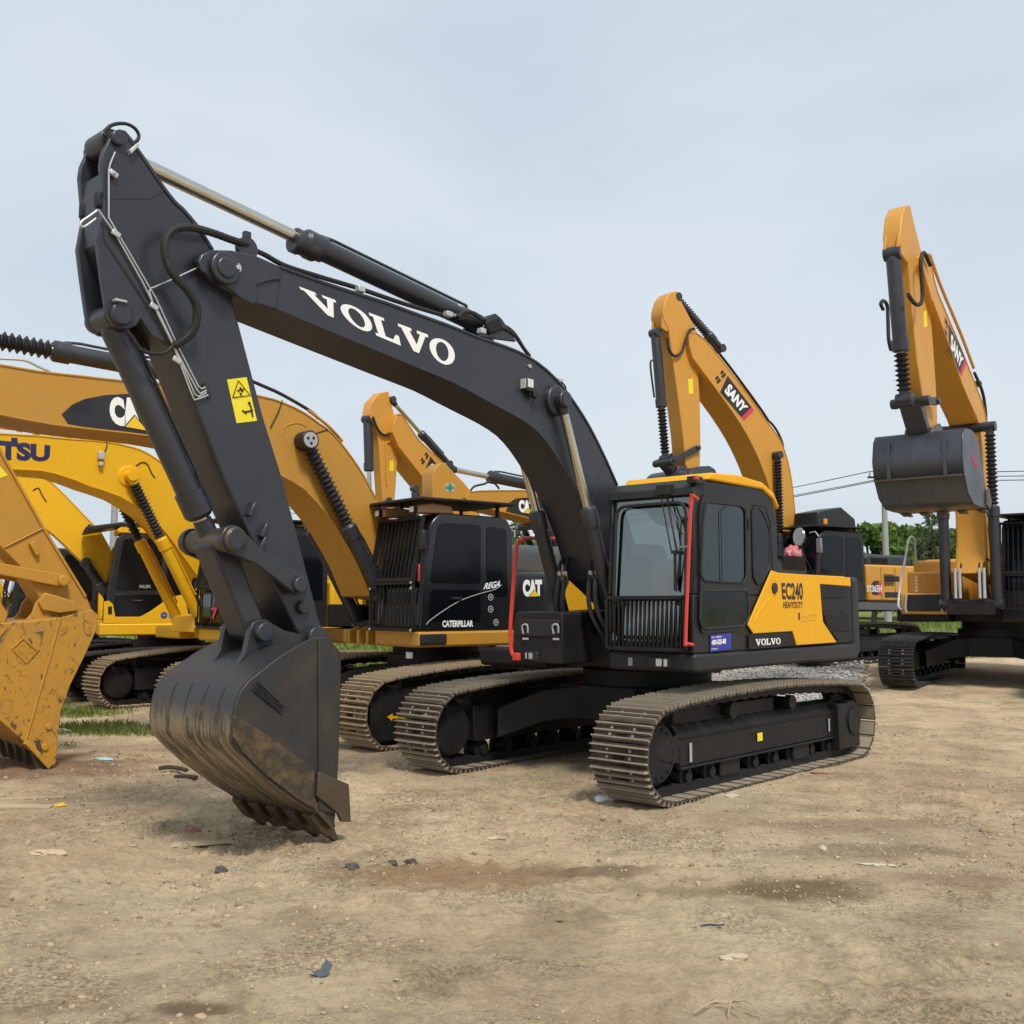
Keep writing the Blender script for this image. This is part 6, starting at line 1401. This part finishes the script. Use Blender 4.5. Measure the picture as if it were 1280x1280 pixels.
def tree(label, x, y, h, r, kind='broad', seed=0):
    z = float(hz(np.array(x), np.array(y)))
    t = bpy.data.objects.new('conifer_tree' if kind == 'conifer' else 'broadleaf_tree', None); COL.objects.link(t); t.location = (x, y, z)
    t['label'] = label; t['category'] = 'tree'; t['group'] = 'trees behind the yard'
    R_ = np.random.default_rng(seed)
    if kind == 'conifer':
        MB().lathe((0,0,-.2),(0,0,h),[(0,h*.022),(h*.5,h*.012),(h,.02)],10).build('trunk', BARK, t)
        C = []; mb = MB(); nl = int(h*3.2)
        for i in range(nl):
            f = i/nl; zz = h*(.10+.88*f); L_ = r*(1-f)**.85*(.8+.4*R_.uniform())+.12; k = R_.integers(4,7); a0 = R_.uniform(0,6.28)
            for j in range(k):
                a = a0+2*PI*j/k+R_.normal(0,.2); L2 = L_*R_.uniform(.65,1.15); d = np.array([math.cos(a),math.sin(a),0]); pts = []
                for u in np.linspace(0,1,6): pts.append(d*L2*u + np.array([0,0,zz + L2*(.18*u-.42*u*u)]))
                mb.tube([Vector(p) for p in pts], .022, 4)
                m = int(15*L2/r)+3; u = R_.uniform(.15,1.,m)**.8; C.append(d[None]*L2*u[:,None] + np.stack([R_.normal(0,.10,m)*L2*.6*(1.1-u), R_.normal(0,.10,m)*L2*.6*(1.1-u), zz + L2*(.18*u-.42*u*u) - np.abs(R_.normal(0,.12,m))],-1))
        mb.build('branches', BARK, t, recalc=False)
        C = np.concatenate(C); v, f, mi = leaf_cards(C, .17, NEED); cr = raw_mesh('crown', v, f, NEED, mi)
    else:
        mb = MB(); th = h*.38; mb.lathe((0,0,-.2),(R_.normal(0,.1),R_.normal(0,.1),th),[(0,h*.035),(th*.5,h*.026),(th+.2,h*.02)],10)
        C = []; nb = 26
        for i in range(nb):
            a = R_.uniform(0,2*PI); q = R_.uniform(0,1)**.5; zz = R_.uniform(-.85,1.)
            c = np.array([math.cos(a)*q*r*math.sqrt(max(0,1-zz*zz*.8)), math.sin(a)*q*r*math.sqrt(max(0,1-zz*zz*.8)), h*.58+zz*h*.38]); rr = r*R_.uniform(.22,.44)
            mb.tube([Vector((0,0,th*R_.uniform(.6,1.))), Vector(c*.5+np.array([0,0,th*.45])), Vector(c)], h*.008, 5, smooth=3)
            m = 300; p = R_.normal(0,1,(m,3)); p /= np.linalg.norm(p,axis=1)[:,None]; p *= (rr*R_.uniform(.25,1.15,m)**.6)[:,None]; p[:,2] *= .75; C.append(c+p)
        mb.build('trunk', BARK, t, recalc=False)
        C = np.concatenate(C); v, f, mi = leaf_cards(C, .16+.012*h, LEAF, [.45,.3,.25]); cr = raw_mesh('crown', v, f, LEAF, mi)
    cr.parent = t; return t
def px_tree(label, px, py, d, r, kind='broad', seed=0):
    q = ray(px, py); k = d/q.y; x = q.x*k; h = CAM_H + q.z*k - float(hz(np.array(x), np.array(d)))
    return tree(label, x, d, h, r, kind, seed)
px_tree('feathery conifer with a thin pointed top, left of the far right raised boom', 1164, 628, 54, 2.6, 'conifer', 1)
px_tree('thin conifer tip just right of the black barred cab, above the red handrail', 645, 640, 62, 1.6, 'conifer', 2)
px_tree('rounded light green tree directly right of the orange machine black cab', 1087, 658, 52, 1.7, 'broad', 3)
px_tree('low bushy tree between the concrete pole and the pointed conifer', 1130, 662, 58, 2.4, 'broad', 4)
px_tree('dark bushy tree at the foot of the feathery conifer, beside the white handrail', 1184, 664, 57, 2.3, 'broad', 5)
px_tree('green tree showing through the gap under the orange boom at the far right', 1204, 668, 60, 2.2, 'broad', 6)
px_tree('small round tree seen left of the thick part of the dark boom', 722, 684, 60, 1.6, 'broad', 7)
px_tree('bush topped tree behind the middle of the red handrail loop', 690, 656, 66, 1.9, 'broad', 8)
px_tree('leafy tree next to the black barred cab, under the thin conifer tip', 655, 676, 60, 1.4, 'broad', 9)
px_tree('low tree in the gap between the ochre boom and its black cylinders', 418, 684, 58, 2.0, 'broad', 10)
px_tree('tree in the dark gap left of the ochre machine barred cab', 452, 688, 64, 2.2, 'broad', 11)
px_tree('leafy tree right of the far right black cab at the photo edge', 1275, 690, 60, 2.6, 'broad', 12)
px_tree('tree mostly hidden behind the yellow side panel machine and orange cab', 1045, 690, 62, 2.4, 'broad', 13)

# ------------------------------------------------------------------ utility poles and wires
def pole(label, px, d, top_py, arm=False):
    q = ray(px, top_py); k = d/q.y; x = q.x*k; z = float(hz(np.array(x), np.array(d))); h = CAM_H+q.z*k-z
    t = bpy.data.objects.new('utility_pole', None); COL.objects.link(t); t.location = (x, d, z); t['label'] = label; t['category'] = 'pole'; t['group'] = 'utility poles'
    MB().lathe((0,0,-.3),(0,0,h),[(0,.17),(h+.3,.105)],14).build('shaft', CONC, t)
    MB().box(-.7,.7,-.04,.04,h-.35,h-.27).build('crossarm', FRAME, t)
    for xx in (-.6,0,.6): MB().lathe((xx,0,h-.27),(xx,0,h-.05),[(0,.03),(.05,.05),(.09,.03),(.14,.05),(.2,.03)],8).build('insulator', GREYV, t)
    if arm:
        MB().tube([(0,0,h-1.7),(-.35,0,h-1.68)], .03, 6).box(-.45,-.33,-.06,.06,h-1.85,h-1.62).build('bracket', FRAME, t)
    return Vector((x, d, z+h-.05))
p1 = pole('grey concrete utility pole left of the feathery conifer, under the lifted grey bucket', 1104, 45, 588)
p2 = pole('pale utility pole rising behind the glazed cab of the side-on yellow excavator', 146, 40, 560, True)
p3 = Vector((0.5, 92, 8.9)); p4 = Vector((38., 36., 8.1)); pA_ = Vector((-18., 62., 8.4))
for k, (o0, o1, lab) in enumerate(((-.6, -.6, 'upper thin black overhead wire crossing the sky behind the orange booms'), (.6, .6, 'lower thin black overhead wire crossing the sky behind the orange booms'), (0, 0, 'middle thin black overhead wire crossing the sky behind the orange booms'))):
    pts = []
    for a, b in ((p2, pA_), (pA_, p3), (p3, p1), (p1, p4)):
        for i in range(14):
            t = i/14; v = a.lerp(b, t) + Vector((o0, 0, 0)); v.z -= 1.1*4*t*(1-t)*.5 + .18*k; pts.append(v)
    w_ = MB().tube(pts, .020, 5).build('overhead_wire', WIRE, None); w_['label'] = lab; w_['category'] = 'wire'; w_['group'] = 'overhead wires'

# ------------------------------------------------------------------ litter and clods lying on the yard
def gp(px, py):
    q = ray(px, py); k = -CAM_H/q.z; return q.x*k, q.y*k
def piece(name, cat, label, px, py, mb, mat, rz=0., bevel=0., group=None, sink=0.):
    x, y = gp(px, py); o = mb.build(name, mat, None, bevel=bevel, smooth=30); o.location = (x, y, float(hz(np.array(x), np.array(y)))-sink); o.rotation_euler = (rng.normal(0,.05), rng.normal(0,.05), rz)
    o['label'] = label; o['category'] = cat
    if group: o['group'] = group
def lump(sx, sy, sz, seed):
    r = np.random.default_rng(seed); b = bmesh.new(); bmesh.ops.create_icosphere(b, subdivisions=3, radius=1)
    ph = r.uniform(0, 6, 6)
    for v in b.verts:
        n = v.co.normalized(); f = 1+.20*math.sin(3*n.x+ph[0])+.16*math.sin(5*n.y+ph[1])+.12*math.sin(7*n.z+4*n.x+ph[2])+.10*math.sin(11*n.x+9*n.y+ph[3]) + r.normal(0,.018)
        v.co = Vector((n.x*sx*f, n.y*sy*f, n.z*sz*f + sz*.35))
    m = MB().add([v.co.copy() for v in b.verts], [tuple(v.index for v in f.verts) for f in b.faces]); b.free(); return m
def flake(pts, th=.006, curl=.0):
    return MB().pz(pts, .012, .012+th)
DC = paint('dark_clod', (.085,.078,.062), .95, dust=.5, dustcol=(.14,.12,.085), bump=.2, scale=20); WOOD = paint('grey_plank', (.42,.33,.21), .85, dust=.5, dustcol=(.25,.18,.11), bump=.1, scale=9); DWOOD = paint('dark_stick', (.05,.04,.03), .9, dust=.3)
PAPER = plain('pale_paper', (.50,.44,.35), .8); CARD = paint('tan_card', (.48,.38,.24), .85, dust=.3); TEAL = plain('teal_plastic', (.35,.55,.55), .5); YPL = plain('yellow_scrap', (.65,.42,.06), .6)
piece('soil_clod','clod','dark clod lying in front of the dark bucket teeth', 277, 1088, lump(.042,.036,.028,1), DC)
piece('soil_clod','clod','dark rounded clod right of the dark bucket teeth', 440, 1083, lump(.06,.045,.027,2), DC)
piece('soil_clod','clod','small dark clod left of the reddish soil patch', 489, 1079, lump(.04,.028,.02,3), DC)
piece('soil_clod','clod','small dark clod touching the edge of the reddish soil patch', 513, 1077, lump(.035,.028,.02,4), DC)
piece('tile_shard','shard','curved brown shard lying alone in the middle foreground', 697, 1143, MB().sheet([(-.075,.006),(-.04,.022),(0,.026),(.04,.02),(.075,.006)],-.035,.035,.008), paint('brown_shard',(.25,.18,.115),.8,dust=.4), .15)
piece('bent_metal_scrap','scrap','small bent grey metal scrap in the near left foreground', 400, 1216, MB().sheet([(-.045,.03),(-.02,.008),(.02,.012),(.045,.055)],-.035,.035,.004), plain('blue_grey_scrap',(.14,.17,.19),.45,.5), .6)
piece('flat_stone','stone','smooth pale flat stone in the right foreground', 917, 1196, lump(.055,.035,.018,5), ST[1])
piece('white_paper_scrap','litter','crumpled white paper right of the near track front', 915, 996, lump(.06,.035,.02,6), PAPER)
piece('white_paper_scrap','litter','white crumpled litter touching the near track front foot', 757, 998, lump(.085,.05,.032,7), WHITE)
piece('pale_stone','stone','pale stone on bare ground right of the olive patch', 1029, 1063, lump(.035,.03,.02,8), ST[1])
piece('pale_chip','stone','flat white chips lying near the right reddish stain', 1095, 1079, lump(.10,.035,.010,9), PAPER)
piece('stick','stick','dark short stick left of the dark bucket on the gravelly ground', 215, 966, MB().tube([(-.16,0,.03),(-.05,.02,.045),(.1,.0,.04),(.2,-.03,.03)],.022,7,smooth=3), DWOOD, -.35)
piece('stick','stick','longer dark stick lying just below the other dark stick, beside the bucket', 232, 972, MB().tube([(-.14,0,.03),(.0,.01,.03),(.15,.0,.02)],.024,7,smooth=3), DWOOD, -.5)
piece('wood_plank','plank','weathered pale plank at the left edge below the ochre bucket', 25, 1011, MB().box(-.36,.26,-.05,.05,0,.028), WOOD, .02, .004)
piece('wood_plank','plank','thin wood strip behind the weathered plank at the left edge', 38, 997, MB().box(-.42,.30,-.022,.022,0,.02), WOOD, .10, .003)
piece('yellow_scrap','scrap','small yellow scrap right of the weathered plank', 72, 1009, lump(.06,.03,.02,10), YPL)
piece('teal_plastic_scrap','litter','pale teal plastic scrap between the two buckets', 127, 951, lump(.12,.05,.02,11), TEAL)
piece('cardboard_piece','litter','long tan card strip lying in front of the dark bucket', 250, 1050, MB().sheet([(-.42,.0),(-.2,.018),(.0,.022),(.2,.035),(.34,.02)],-.07,.07,.006), CARD, .12)
piece('red_rag','rag','faded red rag on the ground left of the bucket teeth', 240, 1040, lump(.07,.04,.02,12), paint('faded_red',(.32,.09,.08),.9,dust=.5))
piece('red_scrap','litter','small red scrap on the ground behind the near track', 1025, 967, lump(.08,.03,.012,13), paint('faded_red',(.32,.09,.08),.9,dust=.5))
piece('blue_string','litter','short dark blue string in the right foreground', 890, 1155, MB().tube([(-.06,0,.01),(-.02,.01,.012),(.03,-.008,.012),(.065,.004,.01)],.005,6,smooth=4), NAVY, -.1)
piece('brown_rag','rag','tan crumpled piece on the ground in the left foreground', 60, 1066, lump(.10,.06,.03,14), CARD)
piece('white_stone','stone','white stone on the ground right of the ochre bucket', 78, 916, lump(.09,.06,.05,15), PAPER)
piece('pale_chip','stone','pale broken flake lying right of the side cutter', 620, 1049, lump(.07,.03,.015,16), ST[1])
piece('dry_root','root','tangled dry root clump at the bottom edge right of centre', 905, 1262, MB().tube([(-.14,-.05,.0),(-.05,.0,.03),(.03,.04,.02),(.10,.02,.035),(.15,-.04,.0)],.0045,5,smooth=4).tube([(-.08,.05,.0),(.0,.0,.03),(.07,-.06,.01)],.004,5,smooth=4).tube([(.0,-.08,.0),(.03,.0,.04),(.09,.08,.0)],.0035,5,smooth=4), WOOD)

# ================================================================== sky, sun, camera
SUN_EL, SUN_AZ = 54., 160.      # high, hazy sun behind the camera's right shoulder
w = bpy.data.worlds.new('World'); scn.world = w; w.use_nodes = True; N, L = w.node_tree.nodes, w.node_tree.links; bg = N['Background']
sky = N.new('ShaderNodeTexSky'); sky.sky_type = 'NISHITA'; sky.sun_disc = False; sky.sun_elevation = rad(SUN_EL); sky.sun_rotation = rad(SUN_AZ); sky.dust_density = 3.; sky.air_density = 1.2
tc = N.new('ShaderNodeTexCoord'); mp = N.new('ShaderNodeMapping'); mp.inputs['Scale'].default_value = (1.,1.,2.6); mp.inputs['Rotation'].default_value = (.12,.2,.5)
L.new(tc.outputs['Generated'], mp.inputs['Vector'])
n1 = N.new('ShaderNodeTexNoise'); n1.inputs['Scale'].default_value = 1.7; n1.inputs['Detail'].default_value = 4; n1.inputs['Roughness'].default_value = .48; n1.inputs['Distortion'].default_value = .3; L.new(mp.outputs['Vector'], n1.inputs['Vector'])
cr = N.new('ShaderNodeValToRGB'); cr.color_ramp.elements[0].position = .38; cr.color_ramp.elements[0].color = (4.75, 5.45, 6.2, 1); cr.color_ramp.elements[1].position = .62; cr.color_ramp.elements[1].color = (5.8, 6.4, 6.95, 1)
L.new(n1.outputs['Fac'], cr.inputs['Fac'])
mx = N.new('ShaderNodeMixRGB'); mx.inputs['Fac'].default_value = .90; L.new(sky.outputs['Color'], mx.inputs['Color1']); L.new(cr.outputs['Color'], mx.inputs['Color2'])
L.new(mx.outputs['Color'], bg.inputs['Color']); bg.inputs['Strength'].default_value = .10
sl = bpy.data.lights.new('sun', 'SUN'); so = bpy.data.objects.new('sun', sl); COL.objects.link(so); sl.energy = 2.5; sl.angle = rad(12); sl.color = (1., .95, .87)
# Nishita: rotation is measured from +Y towards +X
sd = Vector((math.sin(rad(SUN_AZ))*math.cos(rad(SUN_EL)), math.cos(rad(SUN_AZ))*math.cos(rad(SUN_EL)), math.sin(rad(SUN_EL))))
so.rotation_euler = (-sd).to_track_quat('-Z', 'Y').to_euler(); so.location = (0, -5, 30)
cam = bpy.data.cameras.new('camera'); co = bpy.data.objects.new('camera', cam); COL.objects.link(co)
cam.sensor_fit = 'HORIZONTAL'; cam.sensor_width = 36; cam.lens = 36*FPX/1280; cam.clip_end = 3000; cam.clip_start = .05
co.location = (0, 0, CAM_H); co.rotation_euler = (PI/2 + PITCH, 0, 0); scn.camera = co
vs_ = scn.view_settings; vs_.view_transform = 'Standard'; vs_.look = 'None'; vs_.exposure = .36; vs_.gamma = 1; vs_.use_curve_mapping = False
